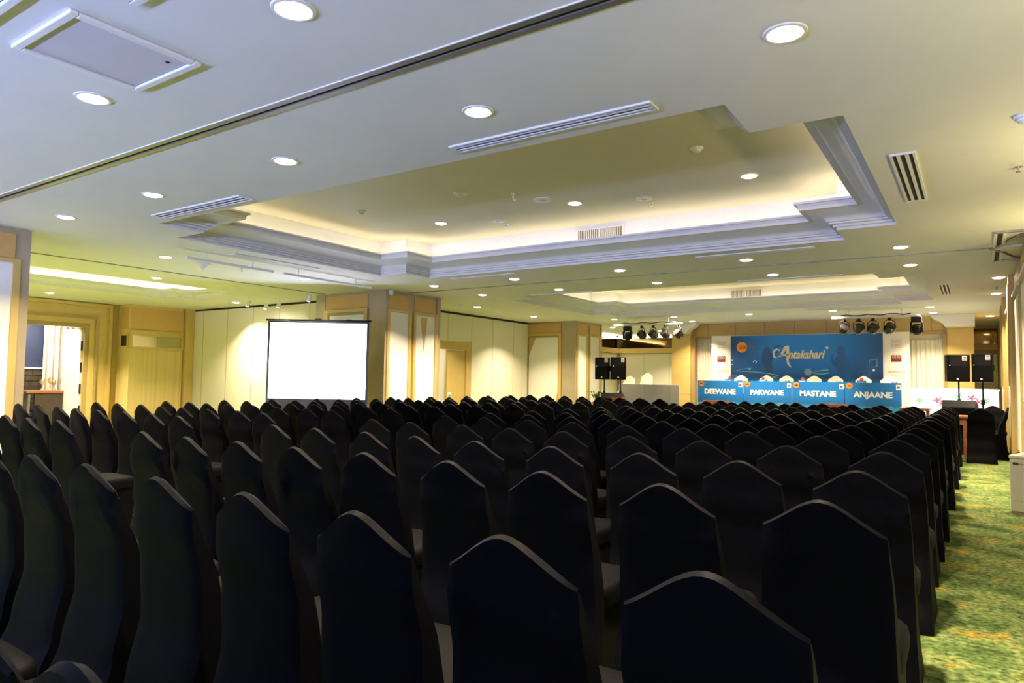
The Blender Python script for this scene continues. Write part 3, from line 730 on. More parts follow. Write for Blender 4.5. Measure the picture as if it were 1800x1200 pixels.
def stand(x, y, ztop, label, group):
    s_ = empty('speaker_stand', (x, y, 0)); tag(s_, label, 'speaker stand', group)
    MB().tube([(0, 0, 0.25), (0, 0, 1.0)], 0.022, 10).build('pole', BLACKP, s_); MB().tube([(0, 0, 1.0), (0, 0, ztop)], 0.016, 10).build('upper_pole', BLACKP, s_)
    MB().lathe([(0.032, 0.95), (0.036, 1.0), (0.03, 1.06)], n=12).build('collar', BLACKP, s_); MB().tube([(0.03, 0, 1.0), (0.075, 0, 1.0)], 0.012, 8).build('knob', BLACKP, s_)
    MB().lathe([(0.035, 0.62), (0.038, 0.66), (0.035, 0.7)], n=12).build('leg_hub', BLACKP, s_)
    for k in range(3):
        q = 2*math.pi*k/3+0.4; c, sn = math.cos(q), math.sin(q)
        l = MB().tube([(0.03*c, 0.03*sn, 0.66), (0.33*c, 0.33*sn, 0.03)], 0.014, 8).build('leg', BLACKP, s_); MB().lathe([(0.022, 0), (0.022, 0.05)], c=(0.33*c, 0.33*sn, 0), n=10).build('rubber_foot', DARK, l)
        MB().tube([(0.02*c, 0.02*sn, 0.3), (0.25*c, 0.25*sn, 0.34)], 0.009, 6).build('brace', BLACKP, s_)
GS = 'black loudspeakers on tripod stands'; GT = 'tripod loudspeaker stands'
for (x, y, z0, z1, wd, rz, lb) in ((-0.305, 17.2, 1.43, 2.0, 0.42, 0.25, 'black loudspeaker, left one of the pair by the lit bar'),
                                  (0.115, 17.4, 1.43, 2.02, 0.38, -0.06, 'black loudspeaker, right one of the pair by the lit bar'),
                                  (-8.48, 17.0, 1.375, 1.98, 0.40, 0.42, 'black loudspeaker, left one of the pair by the grey table'),
                                  (-8.02, 17.06, 1.375, 1.985, 0.40, 0.62, 'black loudspeaker, right one of the pair by the grey table')):
    speaker(x, y, z0, z1, wd, rz, lb, GS)
    stand(x+0.0, y+0.12, z0, 'black tripod stand carrying the ' + lb[6:], GT)
def monitor(x, y, w_, zt, rz, label):
    e = empty('stage_monitor', (x, y, 0), rz); tag(e, label, 'monitor speaker')
    MB().prism([(0, 0.5), (0.55, 0.5), (0.55, zt-0.10), (0.12, zt), (0, zt-0.14)], 0, -w_/2, w_/2).build('cabinet', BLACKP, e, bevel=0.01)
    box('grille', -w_/2+0.03, w_/2-0.03, -0.012, 0, 0.54, zt-0.17, GRILLE, e); box('flight_case', -w_/2, w_/2, 0, 0.55, 0.0, 0.49, mat('black_case', (0.02, 0.02, 0.022), 0.5, var=0.2), e, bevel=0.01)
    for sx in (-w_/2, w_/2): MB().tube([(sx, 0, 0.0), (sx, 0, 0.49)], 0.012, 6).build('case_edge', STEEL, e)
monitor(-0.30, 16.15, 0.56, 1.06, -0.1, 'black wedge monitor on a case before the lit bar')
monitor(-7.75, 16.05, 0.56, 1.03, 0.3, 'black wedge monitor on a case by the left loudspeakers')

# potted plants left of the stage
def pot(x, y, z1, r0, r1, z0, label, plant):
    e = empty('potted_plant' if plant else 'plant_pot', (x, y, 0)); tag(e, label, 'plant' if plant else 'pot')
    MB().lathe([(r0, 0), (r0*1.02, z0), (r1*0.96, z1-0.06), (r1*1.06, z1-0.05), (r1*1.06, z1), (r1*0.9, z1), (r1*0.88, z1-0.04)], n=20).build('pot', TERRA, e, smooth=True)
    MB().lathe([(r1*0.88, z1-0.05), (0.01, z1-0.04)], n=16).build('soil', STONE, e)
    if plant:
        rp = random.Random(4)
        for k in range(16):
            q = rp.uniform(0, 6.28); L = rp.uniform(0.16, 0.33); up = rp.uniform(0.2, 0.34); c, s_ = math.cos(q), math.sin(q); wv = 0.03
            mb = MB(); mb.add([(0, 0, z1-0.04), (c*L*0.5-s_*wv, s_*L*0.5+c*wv, z1+up*0.8), (c*L, s_*L, z1+up*0.75), (c*L*0.5+s_*wv, s_*L*0.5-c*wv, z1+up*0.8), (c*L*0.5, s_*L*0.5, z1+up*0.85)], [(0, 1, 4), (0, 4, 3), (1, 2, 4), (4, 2, 3)])
            mb.build('leaf', LEAF, e)
        for k in range(5):
            q = rp.uniform(0, 6.28); MB().lathe([(0.004, 0), (0.022, 0.012), (0.016, 0.03), (0.003, 0.036)], c=(0.1*math.cos(q), 0.1*math.sin(q), z1+rp.uniform(0.1, 0.25)), n=8).build('flower', PETAL, e)
pot(-8.02, 15.75, 0.80, 0.08, 0.10, 0.1, 'small orange pot with a leafy plant left of the stage', True)
pot(-7.42, 15.75, 0.93, 0.07, 0.15, 0.45, 'tall orange pedestal pot below the left loudspeakers', False)

# ------------------------------------------------------------------ grey table and white chairs on the stage, left
gt = empty('skirted_table', (-8.1, 19.0, 0.55)); tag(gt, 'grey skirted table on the stage behind the left loudspeakers', 'table')
box('table_top', -0.82, 0.82, -0.02, 0.62, 0.67, 0.70, GREYC, gt, bevel=0.006)
mb = MB(); N = 70
path = [(-0.82, 0.62), (-0.82, -0.02), (0.82, -0.02), (0.82, 0.62)]; pts = []
for a, b_ in zip(path, path[1:]):
    n_ = max(2, int(math.dist(a, b_)/0.03))
    for k in range(n_): pts.append((a[0]+(b_[0]-a[0])*k/n_, a[1]+(b_[1]-a[1])*k/n_))
pts.append(path[-1])
for i, (x, y) in enumerate(pts):
    o_ = 0.006*math.sin(i*1.5); mb.v += [(x+o_, y-o_, 0.0), (x, y, 0.69), (x*0.985, y+0.012, 0.69), (x*0.985+o_, y+0.012-o_, 0.0)]
for i in range(len(pts)-1):
    for k in range(4): mb.f.append((4*i+k, 4*i+(k+1) % 4, 4*i+4+(k+1) % 4, 4*i+4+k))
mb.build('skirt', GREYC, gt, smooth=True)
GW = 'white covered chairs on the stage'
chair(-9.12, 20.25, math.pi, 'white covered chair behind the grey table, half hidden by a loudspeaker', GW, 0, 0.55, WHITEC, 1.0)
chair(-8.52, 20.25, math.pi-0.1, 'white covered chair behind the grey table, fully in view', GW, 0, 0.55, WHITEC, 1.1)

# ------------------------------------------------------------------ quiz tables with name boards
NAMES = ['DEEWANE', 'PARWANE', 'MASTANE', 'ANJAANE']
TXW = INK('white', (0.9, 0.9, 0.9)); ORANGE = INK('orange', (0.85, 0.3, 0.03)); MAROON = INK('maroon', (0.12, 0.015, 0.03)); PALEB = INK('pale_blue', (0.25, 0.55, 0.7)); GREYT = INK('grey', (0.35, 0.34, 0.33)); GOLDT = INK('gold', (0.6, 0.4, 0.1)); RED = INK('red', (0.6, 0.04, 0.03)); SIL = INK('silhouette', (0.012, 0.08, 0.24)); SIL2 = INK('silhouette_blue', (0.012, 0.10, 0.32))
def disc(rr, n=24): return [(rr*math.cos(2*math.pi*k/n), rr*math.sin(2*math.pi*k/n)) for k in range(n)]
def flat(name, poly, material, parent, x, z, y, t=0.002):
    o = MB().prism(poly, 1, -t, 0).build(name, material, parent); o.location = (x, y, z); return o
def lotus(parent, x, z, y, s_, badge):
    if badge: flat('badge', [(-s_, -s_*1.2), (s_, -s_*1.2), (s_, s_*1.2), (-s_, s_*1.2)], TXW, parent, x, z, y); y -= 0.003; s_ *= 0.62
    e = flat('emblem_square', [(-s_, -s_*0.8), (s_, -s_*0.8), (s_, s_*0.7), (-s_, s_*0.7)], MAROON, parent, x, z, y)
    for dx, mt in ((-0.55, ORANGE), (0.0, PALEB), (0.55, ORANGE)):
        p = [(dx*s_, -0.3*s_), ((dx+0.28)*s_, 0.25*s_), (dx*s_, 0.95*s_), ((dx-0.28)*s_, 0.25*s_), (dx*s_, -0.3*s_), ((dx-0.14)*s_, 0.25*s_), (dx*s_, 0.7*s_), ((dx+0.14)*s_, 0.25*s_)]
        flat('emblem_petal', [p[0], p[1], p[2], p[6], p[7]], mt, e, 0, 0, -0.003); flat('emblem_petal', [p[0], p[5], p[6], p[2], p[3]], mt, e, 0, 0, -0.003)
def arc_ribbon(x0, z0, x1, z1, sag, w_, n=14):
    up = []; dn = []
    for k in range(n+1):
        t = k/n; x = x0+(x1-x0)*t; z = z0+(z1-z0)*t+sag*4*t*(1-t); ww = w_*(0.25+0.75*t)
        up.append((x, z+ww/2)); dn.append((x, z-ww/2))
    return up+dn[::-1]
TW = 1.253
for i, nm in enumerate(NAMES):
    x0 = -6.50+i*TW; xc = x0+TW/2
    t = empty('quiz_table', (xc, 19.0, 0.55)); tag(t, 'blue-fronted quiz table whose name board reads %s' % nm, 'table', 'blue quiz tables on the stage')
    bd = box('front_board', -TW/2+0.006, TW/2-0.006, 0.0, 0.02, 0.0, 0.84, TABLEBLUE, t)
    box('table_top', -TW/2+0.01, TW/2-0.01, 0.02, 0.6, 0.70, 0.74, WHITEM, t)
    for sx in (-0.55, 0.55): MB().tube([(sx, 0.55, 0), (sx, 0.55, 0.7)], 0.02, 8).build('leg', STEEL, t)
    text('lettering', nm, 0.19, (0, -0.002, 0.535), TXW, t, bold=0.008, width=0.86)
    flat('orange_disc', disc(0.075), ORANGE, t, -TW/2+0.11, 0.755, -0.001); text('zee_lettering', 'ZEE', 0.045, (-TW/2+0.11, -0.006, 0.755), MAROON, t, width=0.09); text('tv_lettering', 'TV', 0.04, (-TW/2+0.215, -0.003, 0.755), RED, t)
    lotus(t, TW/2-0.07, 0.735, -0.001, 0.05, True)
    flat('swirl', arc_ribbon(-TW/2+0.02, 0.22, -TW/2+0.22, 0.17, 0.01, 0.02), TXW, t, 0, 0, -0.001); flat('swirl', arc_ribbon(-TW/2+0.02, 0.11, -TW/2+0.22, 0.17, -0.01, 0.02), TXW, t, 0, 0, -0.001)
    flat('bubble', disc(0.03), PALEB, t, 0.16, 0.23, -0.001); flat('swirl', arc_ribbon(0.24, 0.23, 0.42, 0.25, 0.02, 0.02), PALEB, t, 0, 0, -0.001); flat('swirl', arc_ribbon(0.24, 0.22, 0.42, 0.19, -0.01, 0.015), PALEB, t, 0, 0, -0.001)
    # two white chairs behind, and a buzzer on top
    for k, dx in enumerate((-0.30, 0.24)):
        chair(xc+dx+(-0.04 if i == 3 and k == 0 else 0), 20.25, math.pi+rc.uniform(-0.05, 0.05), 'white covered chair behind the %s table, %s of its two' % (nm, ('left', 'right')[k]), GW, 0, 0.55, WHITEC, 1.06)
    bz = empty('buzzer', (xc+(-0.08, -0.18, -0.42, -0.28)[i] + (0.25 if i == 0 else 0), 19.25, 1.292)); tag(bz, 'blue buzzer box with red button on the %s table' % nm, 'buzzer', 'blue buzzers on the quiz tables')
    MB().prism([(-0.02, 0), (0.16, 0), (0.14, 0.15), (0.02, 0.15)], 0, -0.10, 0.10).build('box', INK('deep_blue', (0.02, 0.1, 0.3)), bz); flat('face', [(-0.07, 0.03), (0.07, 0.03), (0.07, 0.12), (-0.07, 0.12)], PALEB, bz, 0, 0, -0.022)
    MB().lathe([(0.04, 0.15), (0.042, 0.18), (0.03, 0.21), (0.005, 0.215)], c=(0, 0.08, 0), n=14).build('button', RED, bz, smooth=True)
    for k in range(2):
        g = empty('microphone', (xc+0.38-0.07*k, 19.22, 1.292)); tag(g, 'small dark handheld microphone on the %s table, %s one' % (nm, ('right', 'left')[k]), 'microphone', 'microphones on the quiz tables')
        MB().tube([(0, 0.0, 0.02), (0.1, 0.12, 0.08)], [0.012, 0.02], 8).build('handle', BLACKP, g); MB().lathe([(0.005, 0), (0.026, 0.015), (0.03, 0.035), (0.022, 0.055), (0.004, 0.06)], c=(0.1, 0.12, 0.07), n=10).build('grille_head', STEEL, g, smooth=True)

# ------------------------------------------------------------------ backdrop
bk = empty('stage_backdrop', (-4.05, 20.72, 0.55)); tag(bk, 'blue printed stage backdrop reading Antakshari with white side panels', 'backdrop')
W2 = 2.62
box('white_board', -W2, W2, 0.03, 0.06, 0, 2.20, mat('backdrop_white', (0.82, 0.8, 0.74), 0.6, var=0.02), bk)
box('blue_print', -2.03, 2.0, 0.0, 0.03, 0.0, 2.18, BACKBLUE, bk)
Yb = -0.001
flat('orange_disc', disc(0.155, 32), ORANGE, bk, -1.70, 1.84, Yb); text('zee_lettering', 'ZEE', 0.13, (-1.67, -0.006, 1.84), MAROON, bk, width=0.22); text('tv_lettering', 'TV', 0.12, (-1.43, -0.003, 1.84), RED, bk, width=0.15, bold=0.004)
text('script_lettering', 'ntakshari', 0.33, (0.10, -0.004, 1.60), GOLDT, bk, shear=0.32, width=0.98, bold=0.012); text('script_lettering', 'ntakshari', 0.33, (0.09, -0.010, 1.612), TXW, bk, shear=0.32, width=0.98, bold=0.006)
def stroke(pts, w_, name, mt, y):
    up = []; dn = []
    for i, p in enumerate(pts):
        a = Vector(pts[max(i-1, 0)]); b_ = Vector(pts[min(i+1, len(pts)-1)]); t_ = (b_-a).normalized(); n_ = Vector((-t_.y, t_.x)); ww = w_*(0.35+0.65*math.sin(math.pi*(i+0.5)/len(pts)))
        up.append((p[0]+n_.x*ww/2, p[1]+n_.y*ww/2)); dn.append((p[0]-n_.x*ww/2, p[1]-n_.y*ww/2))
    mb = MB(); n_ = len(pts)
    for (x, z) in up: mb.v.append((x, y, z))
    for (x, z) in dn: mb.v.append((x, y, z))
    for i in range(n_-1): mb.f.append((i, i+1, n_+i+1, n_+i))
    return mb.build(name, mt, bk)
for mt, y, dx, dz in ((GOLDT, -0.004, 0.012, -0.014), (TXW, -0.008, 0, 0)):
    stroke([(-0.72+dx, 1.50+dz), (-0.66+dx, 1.52+dz), (-0.56+dx, 1.66+dz), (-0.46+dx, 1.84+dz), (-0.41+dx, 1.86+dz), (-0.41+dx, 1.72+dz), (-0.42+dx, 1.52+dz), (-0.40+dx, 1.36+dz), (-0.33+dx, 1.26+dz)], 0.075, 'script_capital', mt, y)
    stroke([(-0.62+dx, 1.62+dz), (-0.50+dx, 1.60+dz), (-0.36+dx, 1.63+dz)], 0.05, 'script_capital_bar', mt, y)
    stroke([(-0.62+dx, 1.74+dz), (-0.72+dx, 1.78+dz), (-0.80+dx, 1.70+dz), (-0.78+dx, 1.56+dz), (-0.68+dx, 1.50+dz), (-0.60+dx, 1.56+dz)], 0.055, 'script_swash', mt, y)
flat('note_dot', disc(0.04), TXW, bk, 0.63, 1.80, -0.004)
# printed singers
woman = [(-0.12, -0.62), (-0.02, -0.62), (0.0, -0.2), (0.03, -0.62), (0.14, -0.62), (0.1, -0.05), (0.07, 0.25), (0.1, 0.42), (0.2, 0.46), (0.26, 0.72), (0.34, 0.73), (0.33, 0.78), (0.2, 0.77), (0.14, 0.72), (0.20, 0.68), (0.16, 0.52), (0.06, 0.55), (0.02, 0.68), (-0.06, 0.74), (-0.15, 0.68), (-0.2, 0.5), (-0.22, 0.25), (-0.14, 0.2), (-0.12, 0.05), (-0.16, -0.2)]
flat('printed_singer', woman, SIL, bk, -0.92, 1.12, Yb)
man = [(-0.14, -0.75), (0.16, -0.75), (0.16, -0.2), (0.2, 0.2), (0.17, 0.5), (0.1, 0.6), (0.05, 0.64), (0.07, 0.74), (0.05, 0.86), (-0.03, 0.92), (-0.12, 0.88), (-0.15, 0.76), (-0.11, 0.65), (-0.16, 0.6), (-0.2, 0.5), (-0.24, 0.55), (-0.24, 0.66), (-0.28, 0.68), (-0.31, 0.56), (-0.26, 0.4), (-0.16, 0.3), (-0.13, 0.1), (-0.14, -0.3)]
flat('printed_singer', man, SIL2, bk, 1.02, 0.95, Yb)
dancer = [(-0.12, 0.12), (-0.02, 0.16), (0.1, 0.15), (0.2, 0.12), (0.27, 0.02), (0.22, -0.08), (0.14, -0.1), (0.12, -0.3), (0.0, -0.28), (-0.06, -0.3), (-0.07, -0.12), (-0.14, -0.02)]
flat('printed_figure', dancer, SIL, bk, 1.58, 1.22, Yb)
crowd = [(0.24*math.cos(q), 0.32*math.sin(q)) for q in [math.pi*k/12 for k in range(13)]]
flat('printed_figure', crowd, SIL, bk, -1.93, 0.72, Yb)
for (a, c_) in (((-1.86, 1.14, -0.66, 1.02, 0.03, 0.03), PALEB), ((-1.55, 0.82, -0.66, 1.02, -0.05, 0.035), PALEB), ((0.22, 1.1, 0.66, 1.18, 0.02, 0.05), PALEB), ((0.22, 1.1, 0.66, 1.1, -0.03, 0.04), PALEB), ((-1.95, 1.12, -1.4, 1.22, 0.03, 0.01), PALEB)): flat('light_trail', arc_ribbon(*a), c_, bk, 0, 0, -0.0012)
flat('bubble', disc(0.1), PALEB, bk, 0.13, 1.12, -0.0014); flat('bubble', disc(0.03), PALEB, bk, -1.48, 1.2, -0.0014)
stroke([(-1.38, 1.40), (-1.33, 1.45), (-1.28, 1.42), (-1.30, 1.36)], 0.03, 'curl', TXW, -0.004)
for zz in (1.46, 1.33): flat('spark', disc(0.022, 10), PALEB, bk, -1.98, zz, -0.0014)
stroke([(1.68, 1.45), (1.68, 1.25), (1.86, 1.28), (1.86, 1.47), (1.68, 1.45)], 0.012, 'note_outline', PALEB, -0.003); flat('note_dot', disc(0.03, 12), TXW, bk, 1.78, 1.18, -0.003)
for sx in (-2.32, 2.31):
    e = flat('faint_badge', [(-0.13, -0.13), (0.13, -0.13), (0.13, 0.13), (-0.13, 0.13)], INK('faint', (0.7, 0.66, 0.62)), bk, sx, 1.90, 0.029)
    for k in range(6): flat('badge_mark', disc(0.018, 8), ORANGE if k < 3 else GREYT, e, -0.07+0.07*(k % 3), -0.05+0.09*(k//3), -0.003)
    lotus(bk, sx, 1.50, 0.029, 0.12, False)
    text('side_lettering', 'VERSION', 0.10, (sx, 0.027, 1.14), GREYT, bk, width=0.42)
    o = stroke([(sx-0.12, 1.06), (sx-0.05, 1.03), (sx+0.05, 1.03), (sx+0.12, 1.06)], 0.014, 'side_curve', GREYT, 0.027)

# ------------------------------------------------------------------ lit bar counter at the right of the stage
bc = empty('bar_counter', (-0.42, 18.1, 0)); tag(bc, 'white backlit bar counter with printed flowers at the right of the stage', 'bar counter')
box('body', -0.82, 0.82, 0.03, 0.6, 0, 1.24, WHITEM, bc); box('lit_front', -0.82, 0.82, 0.0, 0.03, 0.08, 1.23, LITPANEL, bc); box('counter_top', -0.84, 0.84, -0.03, 0.62, 1.24, 1.28, LITPANEL, bc, bevel=0.008); box('plinth', -0.80, 0.80, 0.02, 0.58, 0, 0.08, DARK, bc)
PINK = mat('petal_print_pink', (0.6, 0.1, 0.18), 0.5, emit=(0.9, 0.3, 0.42), estr=0.6); GRN = mat('leaf_print_green', (0.25, 0.5, 0.25), 0.5, emit=(0.5, 0.9, 0.5), estr=0.6)
rb = random.Random(3)
for (x, z, mt) in ((-0.30, 1.02, PINK), (-0.22, 0.95, PINK), (0.33, 1.08, PINK), (0.45, 1.0, PINK), (0.58, 1.04, GRN), (-0.55, 0.8, GRN), (-0.1, 0.76, GRN), (0.1, 1.1, GRN), (0.66, 0.8, PINK), (-0.65, 1.0, GRN)):
    q0 = rb.uniform(0, 3)
    poly = [((0.05+0.03*math.cos(5*q))*math.cos(q+q0)*1.3, (0.05+0.03*math.cos(5*q))*math.sin(q+q0)) for q in [2*math.pi*k/30 for k in range(30)]]
    flat('printed_flower', poly, mt, bc, x, z, -0.001)
vs = empty('flower_vase', (-1.31, 17.7, 0)); tag(vs, 'small flower arrangement on a stand beside the last quiz table', 'flowers')
MB().lathe([(0.05, 0), (0.04, 0.5), (0.06, 0.78), (0.07, 0.8)], n=12).build('vase', TERRA, vs, smooth=True)
for k in range(7): MB().lathe([(0.004, 0), (0.03, 0.02), (0.02, 0.045), (0.003, 0.05)], c=(0.06*math.cos(k*2.4), 0.06*math.sin(k*2.4), 0.8+0.02*(k % 3)), n=8).build('flower', PETAL, vs)

# ------------------------------------------------------------------ projection screen
n_ = Vector((r.x, r.y, 0)).normalized(); rz = math.atan2(n_.y, n_.x)
ps = empty('projection_screen', (-10.77, 9.10, 0), rz); tag(ps, 'bright projection screen with dark border in front of the column', 'projection screen')
box('cloth_border', -1.0, 1.0, 0, 0.008, 0.62, 2.42, SCREENB, ps); box('picture_area', -0.955, 0.955, -0.006, 0.0, 0.89, 2.385, SCREEN, ps)
MB().tube([(-1.04, 0.004, 2.44), (1.04, 0.004, 2.44)], 0.018, 10).build('top_bar', BLACKP, ps); MB().box(-1.03, 1.03, -0.035, 0.045, 0.54, 0.62).build('roller_case', BLACKP, ps, bevel=0.01)
MB().tube([(0, 0.03, 0.1), (0, 0.03, 2.46)], 0.016, 8).build('mast', BLACKP, ps); box('hook', -0.07, 0.05, -0.015, 0.025, 2.45, 2.475, BLACKP, ps); box('hook', 0.55, 0.65, -0.015, 0.025, 2.45, 2.465, BLACKP, ps)
for q in (0.4, 2.6, 4.7): MB().tube([(0, 0.03, 0.32), (0.42*math.cos(q), 0.03+0.42*math.sin(q), 0.012)], 0.012, 8).build('leg', BLACKP, ps)
pb = box('projected_caption', -0.845, -0.36, -0.010, -0.007, 2.17, 2.255, mat('caption_strip', (0.6, 0.5, 0.55), 0.6, emit=(0.75, 0.7, 0.82), estr=0.9), ps)
for k in range(6): box('caption_mark', -0.81+0.055*k, -0.775+0.055*k, -0.012, -0.010, 2.20, 2.225, SCREEN, ps)

# ------------------------------------------------------------------ beige machine by the right wall
pt = empty('office_printer', (0.275, 9.0, 0), 0.0); tag(pt, 'beige floor-standing office machine at the right edge of the view', 'printer')
pt.rotation_euler[2] = math.radians(-17)
box('body', 0, 0.55, 0.0, 0.6, 0.03, 0.58, PRINTER, pt, bevel=0.012); box('lid', -0.006, 0.556, -0.006, 0.606, 0.58, 0.62, PRINTER, pt, bevel=0.012)
box('tray_recess', 0.09, 0.5, 0.06, 0.5, 0.6205, 0.625, PRINTG, pt); box('base', 0.01, 0.54, 0.01, 0.59, 0, 0.03, PRINTG, pt)
box('drawer_line', 0.03, 0.52, -0.002, 0.0, 0.145, 0.150, PRINTG, pt); box('vertical_gap', 0.2, 0.205, -0.003, 0.0, 0.16, 0.5, PRINTG, pt)
box('nameplate', 0.03, 0.08, -0.003, 0.0, 0.52, 0.545, TEXTD, pt)
for k in range(5): box('nameplate_mark', 0.085+0.02*k, 0.10+0.02*k, -0.003, 0.0, 0.525, 0.538, PRINTG, pt)

# ------------------------------------------------------------------ ceiling fittings
LENSM = MB().lathe([(0.082, 0.0), (0.080, -0.010), (0.06, -0.017), (0.01, -0.021)], n=24).mesh('lens', LENS, smooth=True)
RINGM = MB().lathe([(0.082, 0.012), (0.084, -0.006), (0.094, -0.010), (0.108, -0.006), (0.112, 0.0)], n=24).mesh('trim_ring', WHITEM, smooth=True)
def downlight(x, y, z, label, power=1.0, light=True, sc=1.0):
    e = empty('ceiling_downlight', (x, y, z)); tag(e, label, 'downlight', 'recessed ceiling downlights'); e.scale = (sc, sc, sc)
    share('trim_ring', RINGM, e); share('lens', LENSM, e)
    if light:
        ld = bpy.data.lights.new('downlight_lamp', 'AREA'); ld.shape = 'DISK'; ld.size = 0.16; ld.energy = LAMP_W*power; ld.color = WARM
        try: ld.spread = math.radians(115)
        except Exception: pass
        o = bpy.data.objects.new('downlight_lamp', ld); COL.objects.link(o); o.parent = e; o.location = (0, 0, -0.03)
XN = {-0.79: 'nearest the right wall', -2.78: 'second from the right wall', -4.82: 'third from the right wall', -6.9: 'fourth from the right wall', -8.8: 'fifth from the right wall', -10.4: 'nearest the columns'}
for yv, ynm, xs_ in ((2.13, 'before the nearest track', (-0.79, -2.78, -4.82, -6.9, -8.8)), (3.66, 'before the nearer tray', (-0.79, -2.78, -4.82, -6.9, -8.8)), (10.26, 'just before the middle track', (-0.79, -2.78, -4.82, -6.9, -8.8)), (11.86, 'just past the middle track', (-0.79, -2.78, -4.82, -6.9, -8.8)), (18.4, 'above the stage front', (-0.85, -2.9, -4.92, -6.98, -8.8)), (19.9, 'above the stage back', (-0.85, -6.98))):
    for xv in xs_:
        xn = XN.get(xv) or XN[min(XN, key=lambda q: abs(q-xv))]
        downlight(xv, yv, CZ, 'ceiling downlight in the row %s, %s' % (ynm, xn), 1.15 if yv > 18 else 1.25 if yv > 10 else 1.0)
for (x, y, lb) in ((-6.885, 8.16, 'left of three'), (-4.504, 8.15, 'middle of three'), (-2.154, 8.09, 'right of three')): downlight(x, y, CZ+0.6, 'downlight inside the nearer ceiling tray, %s' % lb, 0.7)
for (x, y, lb) in ((-6.9, 16.2, 'left one'), (-2.1, 16.2, 'right one'), (-4.5, 16.2, 'middle one')): downlight(x, y, CZ+0.6, 'downlight inside the farther ceiling tray, %s' % lb, 0.7)
for (x, y, lb) in ((-10.4, 5.75, 'beside the white dome camera'), (-10.37, 8.4, 'beside the track rail before the screen'), (-10.4, 13.8, 'right of the second column'), (-10.5, 16.64, 'before the farthest column'), (-12.82, 6.94, 'just inside the left bay'), (-17.49, 7.02, 'before the left doorway'), (-15.3, 10.3, 'by the cream bay partition'), (-12.8, 3.66, 'at the near end of the left bay, right one'), (-15.2, 3.66, 'at the near end of the left bay, middle one'), (-17.5, 3.66, 'at the near end of the left bay, left one'), (-10.15, 21.1, 'behind the farthest column'), (-9.3, 23.2, 'before the dark mirror band')): downlight(x, y, CZ, 'ceiling downlight %s' % lb, (1.4 if y > 10 else 3.6) if x < -12 else 1.3)  # the three near-end bay downlights are unseen, added to brighten the bay
for (x, y, lb) in ((0.34, 13.9, 'nearest the track switch'), (0.36, 16.25, 'second from the track switch'), (0.33, 21.4, 'nearest the corner mirror')): downlight(x, y, CZ, 'downlight along the right wall, %s' % lb, 0.8)

# slot diffusers
def diffuser(x0, x1, y0, y1, along, label, z=CZ):
    e = empty('slot_diffuser', ((x0+x1)/2, (y0+y1)/2, z)); tag(e, label, 'air vent', 'linear ceiling air vents')
    a = (x1-x0)/2; b_ = (y1-y0)/2
    box('backing', -a+0.01, a-0.01, -b_+0.01, b_-0.01, -0.006, -0.002, DARK, e)
    MB().box(-a, a, -b_, -b_+0.02, -0.014, 0).box(-a, a, b_-0.02, b_, -0.014, 0).box(-a, -a+0.02, -b_+0.02, b_-0.02, -0.014, 0).box(a-0.02, a, -b_+0.02, b_-0.02, -0.014, 0).build('frame', WHITEM, e)
    for k in range(1, 3):
        if along == 'x':
            t = -b_+2*b_*k/3; box('blade', -a+0.02, a-0.02, t-0.009, t+0.009, -0.013, -0.006, WHITEM, e)
        else:
            t = -a+2*a*k/3; box('blade', t-0.013, t+0.013, -b_+0.02, b_-0.02, -0.013, -0.006, WHITEM, e)
diffuser(-7.80, -6.14, 4.12, 4.30, 'x', 'white slot vent before the nearer tray, left one')
diffuser(-3.40, -1.72, 4.10, 4.25, 'x', 'white slot vent before the nearer tray, right one')
diffuser(-0.54, -0.36, 6.08, 7.72, 'y', 'white slot vent right of the nearer tray')
diffuser(-0.54, -0.36, 14.36, 15.96, 'y', 'white slot vent right of the farther tray'); diffuser(-0.54, -0.38, 21.2, 22.6, 'y', 'white slot vent nearest the corner mirror')
diffuser(-3.35, -1.75, 9.66, 9.78, 'x', 'slot vent behind the nearer tray, right one'); diffuser(-7.90, -6.50, 9.66, 9.78, 'x', 'slot vent behind the nearer tray, left one')
diffuser(-3.5, -1.78, 12.32, 12.44, 'x', 'slot vent before the farther tray, right one'); diffuser(-7.9, -6.4, 12.32, 12.44, 'x', 'slot vent before the farther tray, left one')
diffuser(-3.4, -1.8, 17.84, 17.96, 'x', 'slot vent above the stage front, right one'); diffuser(-8.0, -6.3, 17.84, 17.96, 'x', 'slot vent above the stage front, left one'); diffuser(-9.28, -9.12, 6.1, 7.7, 'y', 'slot vent left of the nearer tray')
# return-air grilles on the tray fascias
for (yf, nm) in ((9.425, 'nearer'), (17.525, 'farther')):
    g = empty('return_grille', (-4.76, yf, 3.585)); tag(g, 'white louvred air grille on the fascia of the %s tray' % nm, 'air grille', 'fascia air grilles')
    MB().box(-0.4, 0.4, -0.02, 0, -0.10, -0.085).box(-0.4, 0.4, -0.02, 0, 0.085, 0.10).box(-0.4, -0.375, -0.02, 0, -0.085, 0.085).box(0.375, 0.4, -0.02, 0, -0.085, 0.085).box(-0.012, 0.012, -0.02, 0, -0.085, 0.085).build('frame', WHITEM, g)
    box('backing', -0.375, 0.375, -0.004, 0.0, -0.085, 0.085, mat('grille_shadow', (0.25, 0.2, 0.12), 0.7), g)
    for k in range(22): box('louvre', -0.36+0.033*k, -0.35+0.033*k, -0.016, -0.004, -0.083, 0.083, WHITEM, g)
